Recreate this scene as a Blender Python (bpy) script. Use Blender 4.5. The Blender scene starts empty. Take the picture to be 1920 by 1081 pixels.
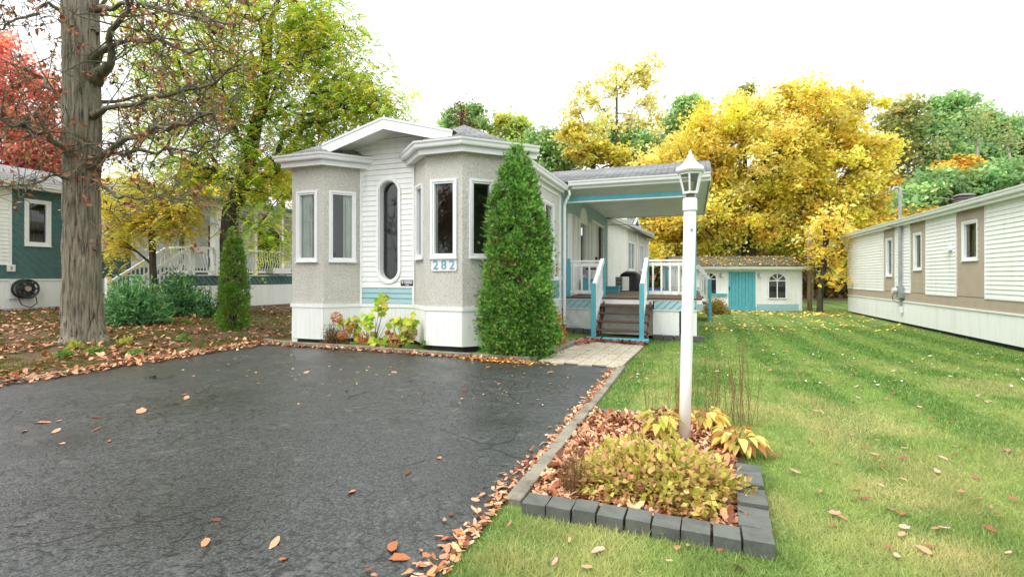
import bpy, math, random
import numpy as np
from mathutils import Matrix, Vector
R = math.radians
rng = np.random.default_rng(282)
random.seed(282)
SC = bpy.context.scene
COL = SC.collection

# ------------------------------------------------------------------ camera, sky, light, exposure
CAM_H, FPX, HY, YAW = 1.30, 933.0, 519.0, R(20.02)      # FPX: focal length in pixels of a 1920 wide picture
cam_d = bpy.data.cameras.new('camera'); cam = bpy.data.objects.new('camera', cam_d); COL.objects.link(cam)
cam_d.sensor_width = 36.0; cam_d.lens = FPX / 1920 * 36.0
cam_d.shift_y = -(540.5 - HY) / 1920
cam_d.clip_start = 0.05; cam_d.clip_end = 1000
cam.location = (0, 0, CAM_H); cam.rotation_euler = (R(90), 0, YAW)
SC.camera = cam
SUN_DIR = Vector((-0.42, -0.62, 0.95)).normalized()
world = bpy.data.worlds.new('World'); SC.world = world; world.use_nodes = True
wn, wl = world.node_tree.nodes, world.node_tree.links
wn.clear()
w_out = wn.new('ShaderNodeOutputWorld'); w_bg = wn.new('ShaderNodeBackground')
sky_t = wn.new('ShaderNodeTexSky'); sky_t.sky_type = 'NISHITA'; sky_t.sun_disc = False
sky_t.sun_elevation = math.asin(SUN_DIR.z); sky_t.sun_rotation = math.atan2(SUN_DIR.x, SUN_DIR.y)
sky_t.dust_density = 6.0; sky_t.air_density = 1.0
hs = wn.new('ShaderNodeHueSaturation'); hs.inputs['Saturation'].default_value = 0.12
wl.new(sky_t.outputs[0], hs.inputs['Color'])
# overcast cloud cover: even white, a little brighter towards the zenith (as any overcast sky)
tc = wn.new('ShaderNodeTexCoord'); sx = wn.new('ShaderNodeSeparateXYZ'); wl.new(tc.outputs['Generated'], sx.inputs[0])
mr = wn.new('ShaderNodeMapRange'); mr.inputs[1].default_value = 0.0; mr.inputs[2].default_value = 1.0
mr.inputs[3].default_value = 6.6; mr.inputs[4].default_value = 15.0
wl.new(sx.outputs[2], mr.inputs[0])
cc = wn.new('ShaderNodeMix'); cc.data_type = 'RGBA'; cc.blend_type = 'MULTIPLY'; cc.inputs[0].default_value = 1.0
cc.inputs[6].default_value = (0.965, 1.0, 1.0, 1)
wl.new(mr.outputs[0], cc.inputs[7])
mx = wn.new('ShaderNodeMix'); mx.data_type = 'RGBA'; mx.inputs[0].default_value = 0.9
wl.new(hs.outputs[0], mx.inputs[6]); wl.new(cc.outputs[2], mx.inputs[7])
wl.new(mx.outputs[2], w_bg.inputs[0]); w_bg.inputs[1].default_value = 0.118
wl.new(w_bg.outputs[0], w_out.inputs[0])
sun_d = bpy.data.lights.new('sun', 'SUN'); sun_d.energy = 1.1; sun_d.angle = R(25); sun_d.color = (1.0, 0.97, 0.93)
sun = bpy.data.objects.new('sun', sun_d); COL.objects.link(sun)
sun.rotation_euler = (-SUN_DIR).to_track_quat('-Z', 'Y').to_euler()
SC.view_settings.view_transform = 'Standard'; SC.view_settings.look = 'None'
SC.view_settings.exposure = 0.84; SC.view_settings.gamma = 1.0
SC.render.engine = 'CYCLES'
SC.cycles.max_bounces = 8; SC.cycles.transparent_max_bounces = 12

# ------------------------------------------------------------------ geometry of the picture -> metres
FW = np.array([-math.sin(YAW), math.cos(YAW)]); RT = np.array([math.cos(YAW), math.sin(YAW)])
def S(t):
    t = np.clip(t, 0, 1); return t * t * (3 - 2 * t)
def ground_z(x, y):
    return (-0.25 * S((y - 5) / 8) * S((x + 6) / 5.5) + 0.30 * S((-9.5 - x) / 9.0))
def zc_of(x, y): return x * FW[0] + y * FW[1]
def dirxy(px): return FW + (px - 960) / FPX * RT
def at(px, py, z):
    d = dirxy(px) * z; return np.array([d[0], d[1], CAM_H + (HY - py) / FPX * z])
def on_ground(px, py):
    z = FPX * CAM_H / (py - HY)
    for _ in range(12):
        d = dirxy(px) * z; z = FPX * (CAM_H - ground_z(d[0], d[1])) / (py - HY)
    d = dirxy(px) * z; return np.array([d[0], d[1], float(ground_z(d[0], d[1]))])
def xa(px, Y): d = dirxy(px); return d[0] / d[1] * Y
def ya(px, X): d = dirxy(px); return d[1] / d[0] * X
def ht(py, x, y): return CAM_H + (HY - py) / FPX * zc_of(x, y)
_lat = np.random.default_rng(7).random((256, 256))
def vnoise(x, y, s):
    x = np.asarray(x) * s; y = np.asarray(y) * s
    xi = np.floor(x).astype(int); yi = np.floor(y).astype(int); fx = S(x - xi); fy = S(y - yi)
    g = lambda a, b: _lat[a % 256, b % 256]
    return (g(xi, yi) * (1 - fx) + g(xi + 1, yi) * fx) * (1 - fy) + (g(xi, yi + 1) * (1 - fx) + g(xi + 1, yi + 1) * fx) * fy

# ------------------------------------------------------------------ materials
def lin(r, g, b, k=1.0):
    f = lambda c: ((c / 255 + 0.055) / 1.055) ** 2.4 if c > 10 else c / 255 / 12.92
    return (f(r) * k, f(g) * k, f(b) * k)
MATS = {}
class NT:
    def __init__(s, name):
        s.m = bpy.data.materials.new(name); s.m.use_nodes = True
        s.n = s.m.node_tree.nodes; s.l = s.m.node_tree.links
        s.b = s.n['Principled BSDF']; s.out = s.n['Material Output']
        s.pos = None
    def new(s, t, **kw):
        nd = s.n.new(t)
        for k, v in kw.items(): setattr(nd, k, v)
        return nd
    def P(s, scale=(1, 1, 1)):
        g = s.new('ShaderNodeNewGeometry'); mp = s.new('ShaderNodeMapping'); mp.inputs['Scale'].default_value = scale
        s.l.new(g.outputs['Position'], mp.inputs[0]); return mp.outputs[0]
    def noise(s, scale, detail=4, vec=None, rough=0.55):
        t = s.new('ShaderNodeTexNoise'); t.inputs['Scale'].default_value = scale; t.inputs['Detail'].default_value = detail
        t.inputs['Roughness'].default_value = rough
        s.l.new(vec if vec is not None else s.P(), t.inputs['Vector']); return t.outputs['Fac']
    def vor(s, scale, vec=None, feature='F1', rand=1.0):
        t = s.new('ShaderNodeTexVoronoi', feature=feature); t.inputs['Scale'].default_value = scale
        t.inputs['Randomness'].default_value = rand
        s.l.new(vec if vec is not None else s.P(), t.inputs['Vector']); return t
    def ramp(s, fac, stops):
        r = s.new('ShaderNodeValToRGB'); s.l.new(fac, r.inputs[0]); e = r.color_ramp.elements
        e[0].position, e[0].color = stops[0][0], (*stops[0][1], 1)
        e[1].position, e[1].color = stops[-1][0], (*stops[-1][1], 1)
        for p, c in stops[1:-1]:
            q = e.new(p); q.color = (*c, 1)
        return r.outputs[0]
    def mix(s, fac, a, b, mode='MIX'):
        m = s.new('ShaderNodeMix', data_type='RGBA', blend_type=mode)
        for sock, v in ((m.inputs[0], fac), (m.inputs[6], a), (m.inputs[7], b)):
            if isinstance(v, (int, float)): sock.default_value = v
            elif isinstance(v, tuple): sock.default_value = (*v, 1) if len(v) == 3 else v
            else: s.l.new(v, sock)
        return m.outputs[2]
    def rng(s, fac, a, b, c, d):
        m = s.new('ShaderNodeMapRange'); s.l.new(fac, m.inputs[0])
        for i, v in enumerate((a, b, c, d)): m.inputs[i + 1].default_value = v
        return m.outputs[0]
    def math(s, op, a, b=0.0):
        m = s.new('ShaderNodeMath', operation=op)
        for i, v in enumerate((a, b)):
            if isinstance(v, (int, float)): m.inputs[i].default_value = v
            else: s.l.new(v, m.inputs[i])
        return m.outputs[0]
    def color(s, c):
        if isinstance(c, tuple): s.b.inputs['Base Color'].default_value = (*c, 1)
        else: s.l.new(c, s.b.inputs['Base Color'])
    def rough(s, r):
        if isinstance(r, (int, float)): s.b.inputs['Roughness'].default_value = r
        else: s.l.new(r, s.b.inputs['Roughness'])
    def bump(s, h, strength=0.3, dist=0.01):
        b = s.new('ShaderNodeBump'); b.inputs['Strength'].default_value = strength; b.inputs['Distance'].default_value = dist
        s.l.new(h, b.inputs['Height']); s.l.new(b.outputs[0], s.b.inputs['Normal'])
def paint(name, c, rough=0.45, dirt=0.12, scale=3.0, bump=0.0, bscale=90, metallic=0.0):
    t = NT(name); d = tuple(x * (1 - dirt * 2.2) for x in c)
    f = t.noise(scale, 6); g = t.noise(scale * 14, 3)
    ff = t.math('ADD', t.math('MULTIPLY', f, 0.7), t.math('MULTIPLY', g, 0.3))
    t.color(t.ramp(ff, [(0.30, d), (0.55, c)])); t.rough(t.rng(f, 0.3, 0.7, rough + 0.1, rough - 0.05))
    t.b.inputs['Metallic'].default_value = metallic
    if bump: t.bump(t.noise(bscale, 3), bump, 0.004)
    MATS[name] = t.m; return t.m
def leafmat(name, transl=0.35, rough=0.55, spec=0.25):
    t = NT(name); a = t.new('ShaderNodeAttribute'); a.attribute_name = 'Col'
    t.l.new(a.outputs['Color'], t.b.inputs['Base Color']); t.rough(rough)
    t.b.inputs['Specular IOR Level'].default_value = spec
    tr = t.new('ShaderNodeBsdfTranslucent'); t.l.new(a.outputs['Color'], tr.inputs[0])
    ms = t.new('ShaderNodeMixShader'); ms.inputs[0].default_value = transl
    t.l.new(t.b.outputs[0], ms.inputs[1]); t.l.new(tr.outputs[0], ms.inputs[2]); t.l.new(ms.outputs[0], t.out.inputs[0])
    MATS[name] = t.m; return t.m
leafmat('leaf', 0.45); leafmat('litter', 0.15, 0.6, 0.3); leafmat('blade', 0.35, 0.6, 0.2); leafmat('needle', 0.40, 0.6, 0.2)
WHITE = (0.80, 0.81, 0.79)
paint('vinyl', WHITE, 0.42, 0.035, 1.6); paint('white_metal', (0.79, 0.80, 0.81), 0.35, 0.04, 2.5)
paint('white_wood', (0.78, 0.78, 0.76), 0.5, 0.07, 6, 0.15); paint('old_white', (0.70, 0.71, 0.70), 0.55, 0.16, 5, 0.2)
paint('teal', lin(96, 184, 200, .80), 0.5, 0.08, 7, 0.15, 60); paint('pale_blue', lin(172, 212, 220, .75), 0.45, 0.06, 4)
paint('sage_teal', lin(190, 216, 213, .88), 0.45, 0.06, 4)
paint('dark_green', lin(76, 120, 118, .7), 0.45, 0.10, 4); paint('taupe', lin(188, 172, 150, .70), 0.5, 0.05, 3)
paint('brown_wood', lin(112, 74, 64, .8), 0.55, 0.2, 9, 0.3); paint('deck_wood', lin(142, 124, 112, .7), 0.6, 0.2, 8, 0.3)
paint('black_plastic', (0.02, 0.021, 0.023), 0.45, 0.15, 8); paint('black_vinyl', (0.018, 0.018, 0.02), 0.38, 0.2, 6, 0.3, 14)
paint('grey_metal', (0.36, 0.38, 0.39), 0.4, 0.12, 5, 0, 90, 0.35); paint('brown_metal', lin(120, 108, 100, .7), 0.5, 0.1, 5)
paint('soffit', (0.82, 0.83, 0.79), 0.5, 0.05, 2); paint('interior', (0.30, 0.28, 0.25), 0.8, 0.1, 2)
paint('curtain', lin(238, 242, 234, .95), 0.8, 0.05, 5); paint('navy', (0.02, 0.022, 0.05), 0.6, 0.3, 5)
paint('digit_blue', lin(118, 178, 200, .8), 0.4, 0.05, 5); paint('blue_plastic', lin(30, 70, 190, .8), 0.4, 0.05, 5)
paint('bulb', (0.7, 0.6, 0.5), 0.3, 0.02, 5); paint('dark_gap', (0.016, 0.016, 0.017), 0.8, 0.2, 5)  # dark_gap: near-black colour for the shade in gaps; also the door screen
paint('cream_plastic', (0.72, 0.72, 0.68), 0.4, 0.05, 5); paint('green_metal', lin(62, 108, 104, .7), 0.4, 0.08, 3)
paint('shutter_brown', lin(88, 66, 54, .8), 0.6, 0.1, 5); paint('wire', (0.05, 0.05, 0.052), 0.5, 0.1, 5)
paint('wire_light', (0.5, 0.5, 0.5), 0.5, 0.1, 5); paint('silver', (0.62, 0.63, 0.63), 0.4, 0.05, 5)
t = NT('vinyl'); pv = t.P((1, 1, .08)); f = t.noise(7, 5, pv, .6); g = t.noise(1.3, 5); gr = t.noise(38, 3)
ff = t.math('ADD', t.math('MULTIPLY', f, .5), t.math('ADD', t.math('MULTIPLY', g, .35), t.math('MULTIPLY', gr, .15)))
t.color(t.ramp(ff, [(0.30, (0.60, 0.60, 0.55)), (0.42, (0.74, 0.75, 0.72)), (0.52, WHITE)])); t.rough(t.rng(f, .3, .7, .55, .38)); MATS['vinyl'] = t.m
# stucco: pebble dash
t = NT('stucco'); v = t.vor(105); n = t.noise(3.0, 5); sp = t.math('ADD', t.math('MULTIPLY', t.noise(140, 2), .45), t.math('MULTIPLY', t.noise(72, 3), .55))
c = t.ramp(sp, [(0.36, lin(112, 108, 96, .9)), (0.45, lin(200, 197, 187, .92)), (0.54, lin(224, 222, 213, .94)), (0.66, lin(244, 243, 238, .96))])
t.color(t.mix(t.rng(n, 0.35, 0.75, 0.0, 0.16), c, lin(160, 152, 134, .75))); t.rough(0.85)
t.bump(t.math('ADD', v.outputs['Distance'], sp), 0.75, 0.012); MATS['stucco'] = t.m
# shingles (UV in metres)
def shingle(name, cols, leafy=False):
    t = NT(name); uv = t.new('ShaderNodeUVMap'); b = t.new('ShaderNodeTexBrick')
    t.l.new(uv.outputs[0], b.inputs['Vector']); b.inputs['Scale'].default_value = 1.0
    b.inputs['Brick Width'].default_value = 0.30; b.inputs['Row Height'].default_value = 0.14
    b.inputs['Mortar Size'].default_value = 0.016; b.inputs['Mortar Smooth'].default_value = 0.3; b.inputs['Bias'].default_value = 0.0
    b.inputs['Color1'].default_value = (*cols[0], 1); b.inputs['Color2'].default_value = (*cols[1], 1)
    b.inputs['Mortar'].default_value = (*cols[2], 1)
    n = t.noise(45, 4); big = t.noise(1.1, 4)
    c = t.mix(t.rng(n, 0.35, 0.65, 0, 0.5), b.outputs['Color'], tuple(x * 1.5 for x in cols[0]))
    if leafy: c = t.mix(t.rng(big, 0.42, 0.62, 0, 0.75), c, lin(96, 98, 66, .55))
    t.color(c); t.rough(0.85); t.bump(b.outputs['Fac'], -0.5, 0.01); MATS[name] = t.m
shingle('shingle', [lin(128, 128, 130, .62), lin(178, 178, 178, .62), lin(40, 40, 42, .5)])
shingle('shed_shingle', [lin(104, 98, 84, .6), lin(138, 128, 110, .6), lin(54, 50, 44, .5)], True)
# glass: clear pane with a Fresnel mirror
def glass(name, tint, refl):
    t = NT(name); tr = t.new('ShaderNodeBsdfTransparent'); tr.inputs[0].default_value = (*tint, 1)
    gl = t.new('ShaderNodeBsdfGlossy'); gl.inputs['Roughness'].default_value = 0.015; gl.inputs[0].default_value = (0.95, 0.98, 0.98, 1)
    fr = t.new('ShaderNodeFresnel'); fr.inputs[0].default_value = refl
    ms = t.new('ShaderNodeMixShader'); t.l.new(fr.outputs[0], ms.inputs[0]); t.l.new(tr.outputs[0], ms.inputs[1])
    t.l.new(gl.outputs[0], ms.inputs[2]); t.l.new(ms.outputs[0], t.out.inputs[0]); MATS[name] = t.m
glass('glass', (0.90, 0.94, 0.92), 1.75); glass('lamp_glass', (0.86, 0.86, 0.84), 1.7)
# asphalt: dark, damp, crazed
t = NT('asphalt'); p = t.P()
dv = t.new('ShaderNodeMix', data_type='RGBA', blend_type='ADD'); dv.inputs[0].default_value = 0.16
t.l.new(p, dv.inputs[6]); nn = t.new('ShaderNodeTexNoise'); nn.inputs['Scale'].default_value = 4.0; nn.inputs['Detail'].default_value = 5; t.l.new(p, nn.inputs['Vector'])
t.l.new(nn.outputs['Color'], dv.inputs[7])
cr1 = t.vor(0.42, dv.outputs[2], 'DISTANCE_TO_EDGE').outputs['Distance']
cr3 = t.vor(2.6, dv.outputs[2], 'DISTANCE_TO_EDGE').outputs['Distance']
cr2 = t.vor(11, dv.outputs[2], 'DISTANCE_TO_EDGE').outputs['Distance']
st = t.vor(85).outputs['Distance']; big = t.noise(0.5, 5); mid = t.noise(4.0, 6, None, .65); wet = t.noise(0.9, 4)
fine = t.math('ADD', t.math('MULTIPLY', t.noise(150, 2), .4), t.math('MULTIPLY', t.noise(62, 3), .6))
c = t.ramp(fine, [(0.38, (0.013, 0.014, 0.014)), (0.48, (0.038, 0.040, 0.040)), (0.56, (0.060, 0.062, 0.061)), (0.67, (0.115, 0.117, 0.113))])
c = t.mix(t.rng(mid, 0.57, 0.68, 0, 0.6), c, (0.11, 0.11, 0.104))
c = t.mix(t.rng(wet, 0.50, 0.70, 0, 0.5), c, (0.026, 0.028, 0.030))
zone = t.rng(big, 0.42, 0.60, 0, 1)
k2 = t.math('MULTIPLY', t.math('MULTIPLY', t.rng(cr2, 0.0, 0.15, 1, 0), t.rng(t.noise(19, 2), 0.46, 0.58, 0.0, 1.0)), t.rng(zone, 0, 1, .45, 1.0))
k3 = t.math('MULTIPLY', t.math('MULTIPLY', t.rng(cr3, 0.0, 0.035, 1, 0), t.rng(t.noise(2.4, 2), 0.47, 0.55, 0.0, 1.0)), zone)
k1 = t.math('MULTIPLY', t.rng(cr1, 0.0, 0.008, .9, 0), t.rng(t.noise(1.1, 3), .46, .52, 0, 1))
kk = t.math('MAXIMUM', t.math('MAXIMUM', k1, k2), k3)
c = t.mix(kk, c, (0.006, 0.006, 0.006))
t.color(c); t.rough(t.rng(wet, 0.35, 0.68, 0.50, 0.26))
hgt = t.math('SUBTRACT', t.math('MULTIPLY', st, 0.6), kk)
t.bump(hgt, 0.45, 0.007); MATS['asphalt'] = t.m
paint('puddle', (0.02, 0.022, 0.018), 0.05, 0.1, 4)
paint('concrete', lin(160, 152, 134, .66), 0.85, 0.30, 5, 0.4, 60); paint('block', lin(114, 117, 110, .64), 0.85, 0.22, 7, 0.6, 70)
paint('paver', lin(200, 188, 166, .72), 0.85, 0.2, 6, 0.4, 60); paint('sand', lin(120, 108, 88, .6), 0.9, 0.3, 12, 0.5, 60)
paint('soil', lin(84, 66, 50, .6), 0.95, 0.3, 9, 0.7, 30); paint('old_block', lin(112, 112, 110, .6), 0.85, 0.3, 7, 0.6, 50)
# bark
def bark(name, dark, light, moss, zs=0.16, sc=16, k=1.0):
    t = NT(name); p = t.P((1, 1, zs)); n = t.noise(sc, 7, p, 0.65); m = t.noise(sc * 2.2, 4, p); b = t.noise(1.1, 3)
    r = t.ramp(n, [(0.36, dark), (0.54, light), (0.75, tuple(x * 1.25 for x in light))])
    t.color(t.mix(t.rng(b, 0.42, 0.68, 0, 0.6), r, moss)); t.rough(0.9)
    t.bump(t.math('ADD', n, t.math('MULTIPLY', m, 0.4)), 1.0, 0.05 * k); MATS[name] = t.m
bark('bark', lin(58, 50, 42, .6), lin(164, 154, 134, .74), lin(128, 128, 98, .66), 0.09, 26, .8)
bark('bark_dark', lin(42, 36, 30, .6), lin(96, 86, 72, .6), lin(84, 84, 62, .55), 0.3, 14, .5)
bark('bark_limb', lin(66, 62, 48, .7), lin(128, 122, 100, .7), lin(112, 114, 80, .66), 0.3, 14, .4)
bark('bark_pale', lin(130, 124, 112, .7), lin(206, 200, 188, .75), lin(150, 146, 130, .7), 1.5, 3, .3)
bark('pole_wood', lin(118, 96, 72, .7), lin(186, 164, 132, .7), lin(150, 130, 104, .7), 0.06, 20, .2)
# ground: mown lawn, leaf-strewn yard on the left, forest floor far behind
t = NT('ground'); P = t.P(); sep = t.new('ShaderNodeSeparateXYZ'); t.l.new(P, sep.inputs[0])
n1 = t.noise(0.9, 5); n2 = t.noise(9, 5); n3 = t.noise(60, 3)
stripe = t.new('ShaderNodeMath', operation='SINE')
t.l.new(t.math('MULTIPLY', t.math('ADD', sep.outputs[0], t.math('MULTIPLY', n1, 0.12)), 2 * math.pi / 1.05), stripe.inputs[0])
g = t.ramp(n2, [(0.3, lin(92, 116, 44, .62)), (0.55, lin(128, 152, 62, .72)), (0.75, lin(168, 170, 96, .74))])
g = t.mix(t.rng(stripe.outputs[0], -0.25, 0.25, 0.0, 0.70), g, lin(84, 136, 40, .60))
dry = t.math('MULTIPLY', t.rng(n1, 0.48, 0.66, 0, 0.7), t.rng(sep.outputs[1], 3, 11, 1, 0.1))
g = t.mix(dry, g, lin(176, 158, 98, .62))
yard = t.ramp(n2, [(0.3, lin(82, 62, 40, .6)), (0.52, lin(116, 92, 56, .62)), (0.70, lin(116, 112, 58, .55))])
fl = t.ramp(n2, [(0.3, lin(60, 50, 34, .6)), (0.7, lin(112, 92, 56, .6))])
c = t.mix(t.rng(sep.outputs[0], -7.9, -7.5, 1, 0), g, yard)
c = t.mix(t.rng(sep.outputs[1], 36, 39, 0, 1), c, fl)
t.color(c); t.rough(0.95); t.bump(n3, 0.6, 0.02); MATS['ground'] = t.m

# ------------------------------------------------------------------ mesh helpers
def link(o): COL.objects.link(o); return o
def mesh_np(name, verts, faces_flat, sizes, mat, parent=None, colors=None, uv=None, smooth=False):
    me = bpy.data.meshes.new(name); verts = np.asarray(verts, dtype=np.float32).reshape(-1, 3)
    faces_flat = np.asarray(faces_flat, dtype=np.int32).ravel(); sizes = np.asarray(sizes, dtype=np.int32)
    me.vertices.add(len(verts)); me.vertices.foreach_set('co', verts.ravel())
    me.loops.add(len(faces_flat)); me.loops.foreach_set('vertex_index', faces_flat)
    me.polygons.add(len(sizes)); st = np.concatenate([[0], np.cumsum(sizes)[:-1]]).astype(np.int32)
    me.polygons.foreach_set('loop_start', st); me.polygons.foreach_set('loop_total', sizes)
    if smooth: me.polygons.foreach_set('use_smooth', np.ones(len(sizes), dtype=bool))
    me.update(calc_edges=True)
    if colors is not None:
        a = me.attributes.new('Col', 'FLOAT_COLOR', 'FACE')
        cc = np.ones((len(sizes), 4), dtype=np.float32); cc[:, :3] = colors; a.data.foreach_set('color', cc.ravel())
    if uv is not None:
        l = me.uv_layers.new(name='UVMap'); l.data.foreach_set('uv', np.asarray(uv, dtype=np.float32).ravel())
    me.materials.append(MATS[mat])
    return put(name, me, parent)
def wmat(o): return Matrix.LocRotScale(o.location, o.rotation_euler, o.scale)
def put(name, me, parent=None):
    o = link(bpy.data.objects.new(name, me))
    if parent is not None: adopt(o, parent)
    return o
def adopt(o, parent):
    o.parent = parent; m = Matrix.Identity(4); p = parent
    chain = []
    while p is not None: chain.append(p); p = p.parent
    for q in reversed(chain): m = m @ (q.matrix_parent_inverse @ wmat(q) if q.parent else wmat(q))
    o.matrix_parent_inverse = m.inverted()
def tag(o, label, cat, group=None, kind=None):
    if label: o['label'] = label
    if cat: o['category'] = cat
    if group: o['group'] = group
    if kind: o['kind'] = kind
    return o
def thing(name, label, cat, loc=(0, 0, 0), group=None):
    o = link(bpy.data.objects.new(name, None)); o.location = loc; o.empty_display_size = 0.3
    return tag(o, label, cat, group)
class MB:
    def __init__(s): s.v = []; s.f = []; s.uv = []
    def add(s, vs, fs):
        k = len(s.v); s.v += [tuple(float(c) for c in p) for p in vs]; s.f += [tuple(i + k for i in f) for f in fs]; return s
    def hexa(s, p):     # 8 points: bottom 4, top 4
        return s.add(p, [(0, 3, 2, 1), (4, 5, 6, 7), (0, 1, 5, 4), (1, 2, 6, 5), (2, 3, 7, 6), (3, 0, 4, 7)])
    def box(s, x0, x1, y0, y1, z0, z1):
        return s.hexa([(x0, y0, z0), (x1, y0, z0), (x1, y1, z0), (x0, y1, z0), (x0, y0, z1), (x1, y0, z1), (x1, y1, z1), (x0, y1, z1)])
    def bar(s, a, b, w, h=None, up=(0, 0, 1)):      # rectangular bar from a to b
        a = Vector(a); b = Vector(b); h = h or w; d = (b - a).normalized(); u = Vector(up)
        x = d.cross(u)
        if x.length < 1e-3: x = d.cross(Vector((0, 1, 0)))
        x.normalize(); y = x.cross(d).normalized(); x *= w / 2; y *= h / 2
        return s.hexa([a - x - y, a + x - y, b + x - y, b - x - y, a - x + y, a + x + y, b + x + y, b - x + y])
    def prism(s, poly, vec):     # planar polygon (3d points) extruded by vec
        n = len(poly); q = [tuple(np.array(p) + np.array(vec)) for p in poly]
        return s.add(list(poly) + q, [tuple(range(n))[::-1], tuple(range(n, 2 * n))] + [(i, (i + 1) % n, n + (i + 1) % n, n + i) for i in range(n)])
    def tube(s, pts, rad, n=8, caps=True):
        v, f = tube_np(np.array(pts, float), np.array(rad, float) if hasattr(rad, '__len__') else np.full(len(pts), rad), n)
        k = len(pts)
        fs = [tuple(x) for x in f]
        if caps: fs += [tuple(range(n))[::-1], tuple(range((k - 1) * n, k * n))]
        return s.add(v, fs)
    def lathe(s, c, prof, n=12, rot=0.0):      # profile [(r, z)]
        vs = []; fs = []
        for r, z in prof:
            for i in range(n):
                a = 2 * math.pi * i / n + rot; vs.append((c[0] + r * math.cos(a), c[1] + r * math.sin(a), c[2] + z))
        for j in range(len(prof) - 1):
            for i in range(n): fs.append((j * n + i, j * n + (i + 1) % n, (j + 1) * n + (i + 1) % n, (j + 1) * n + i))
        fs += [tuple(range(n))[::-1], tuple(range((len(prof) - 1) * n, len(prof) * n))]
        return s.add(vs, fs)
    def mesh(s, name, mat, smooth=False, bevel=0.0):
        me = bpy.data.meshes.new(name); me.from_pydata(s.v, [], s.f); me.update(); me.materials.append(MATS[mat])
        if smooth: me.polygons.foreach_set('use_smooth', [True] * len(me.polygons))
        return me
    def build(s, name, mat, parent=None, smooth=False, bevel=0.0):
        o = put(name, s.mesh(name, mat, smooth), parent)
        if bevel:
            m = o.modifiers.new('bevel', 'BEVEL'); m.width = bevel; m.segments = 2; m.limit_method = 'ANGLE'
        return o
def tube_np(P, rad, n, ph=0.0):
    k = len(P); T = np.zeros_like(P); T[1:-1] = P[2:] - P[:-2]; T[0] = P[1] - P[0]; T[-1] = P[-1] - P[-2]
    T /= np.linalg.norm(T, axis=1)[:, None] + 1e-9
    u = np.cross(T[0], [0.31, 0.95, 0.1]); u /= np.linalg.norm(u) + 1e-9; V = []
    a = np.arange(n) * 2 * math.pi / n + ph
    for i in range(k):
        u = u - T[i] * np.dot(u, T[i]); u /= np.linalg.norm(u) + 1e-9; w = np.cross(T[i], u)
        V.append(P[i] + rad[i] * (np.cos(a)[:, None] * u + np.sin(a)[:, None] * w))
    F = []
    for j in range(k - 1):
        i = np.arange(n); F.append(np.stack([j * n + i, j * n + (i + 1) % n, (j + 1) * n + (i + 1) % n, (j + 1) * n + i], 1))
    return np.concatenate(V), np.concatenate(F)
class Seg:      # a wall line seen from outside, left end to right end; s along, d outwards, z up
    def __init__(s, p0, p1):
        s.p = np.array(p0, float); q = np.array(p1, float); s.L = float(np.linalg.norm(q - s.p)); s.u = (q - s.p) / s.L
        s.n = np.array([s.u[1], -s.u[0]]); s.ang = math.atan2(s.u[1], s.u[0])
    def pt(s, a, d, z): c = s.p + s.u * a + s.n * d; return (float(c[0]), float(c[1]), float(z))
    def box(s, mb, a0, a1, d0, d1, z0, z1):
        return mb.hexa([s.pt(a0, d1, z0), s.pt(a1, d1, z0), s.pt(a1, d0, z0), s.pt(a0, d0, z0), s.pt(a0, d1, z1), s.pt(a1, d1, z1), s.pt(a1, d0, z1), s.pt(a0, d0, z1)])
    def sx(s, px):
        d = dirxy(px); A = np.array([[d[0], -s.u[0]], [d[1], -s.u[1]]]); return float(np.linalg.solve(A, s.p)[1])
    def zz(s, px, py): c = s.p + s.u * s.sx(px); return float(ht(py, c[0], c[1]))
    def rect(s, px0, px1, py0, py1):    # pixel box -> (s0, s1, z0, z1)
        m = (px0 + px1) / 2; return (s.sx(px0), s.sx(px1), s.zz(m, py1), s.zz(m, py0))
def wall(seg, s0, s1, z0, z1, holes, mat, parent, name='wall', t=0.12, d=0.0):
    ss = sorted({s0, s1, *[h[0] for h in holes], *[h[1] for h in holes]}); zs = sorted({z0, z1, *[h[2] for h in holes], *[h[3] for h in holes]})
    ss = [x for x in ss if s0 <= x <= s1]; zs = [x for x in zs if z0 <= x <= z1]
    full = lambda i, j: 0 <= i < len(ss) - 1 and 0 <= j < len(zs) - 1 and not any(h[0] < (ss[i] + ss[i + 1]) / 2 < h[1] and h[2] < (zs[j] + zs[j + 1]) / 2 < h[3] for h in holes)
    mb = MB(); p = seg.pt
    for i in range(len(ss) - 1):
        for j in range(len(zs) - 1):
            if not full(i, j): continue
            a, b, c, e = ss[i], ss[i + 1], zs[j], zs[j + 1]
            mb.add([p(a, d, c), p(b, d, c), p(b, d, e), p(a, d, e)], [(0, 1, 2, 3)]); mb.add([p(a, d - t, c), p(b, d - t, c), p(b, d - t, e), p(a, d - t, e)], [(3, 2, 1, 0)])
            for (ii, jj, x0, y0, x1, y1) in ((i - 1, j, a, c, a, e), (i + 1, j, b, c, b, e), (i, j - 1, a, c, b, c), (i, j + 1, a, e, b, e)):
                if not full(ii, jj): mb.add([p(x0, d, y0), p(x1, d, y1), p(x1, d - t, y1), p(x0, d - t, y0)], [(0, 1, 2, 3)])
    return mb.build(name, mat, parent)
_boards = {}
def board_mesh(row, mat):
    k = (round(row, 4), mat)
    if k not in _boards:
        mb = MB(); h = row; e = 0.0006
        mb.hexa([(0, -0.021, 0), (1, -0.021, 0), (1, 0.002, 0), (0, 0.002, 0), (0, -0.004, h - e), (1, -0.004, h - e), (1, 0.002, h - e), (0, 0.002, h - e)])
        _boards[k] = mb.mesh('siding_board', mat)
    return _boards[k]
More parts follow.
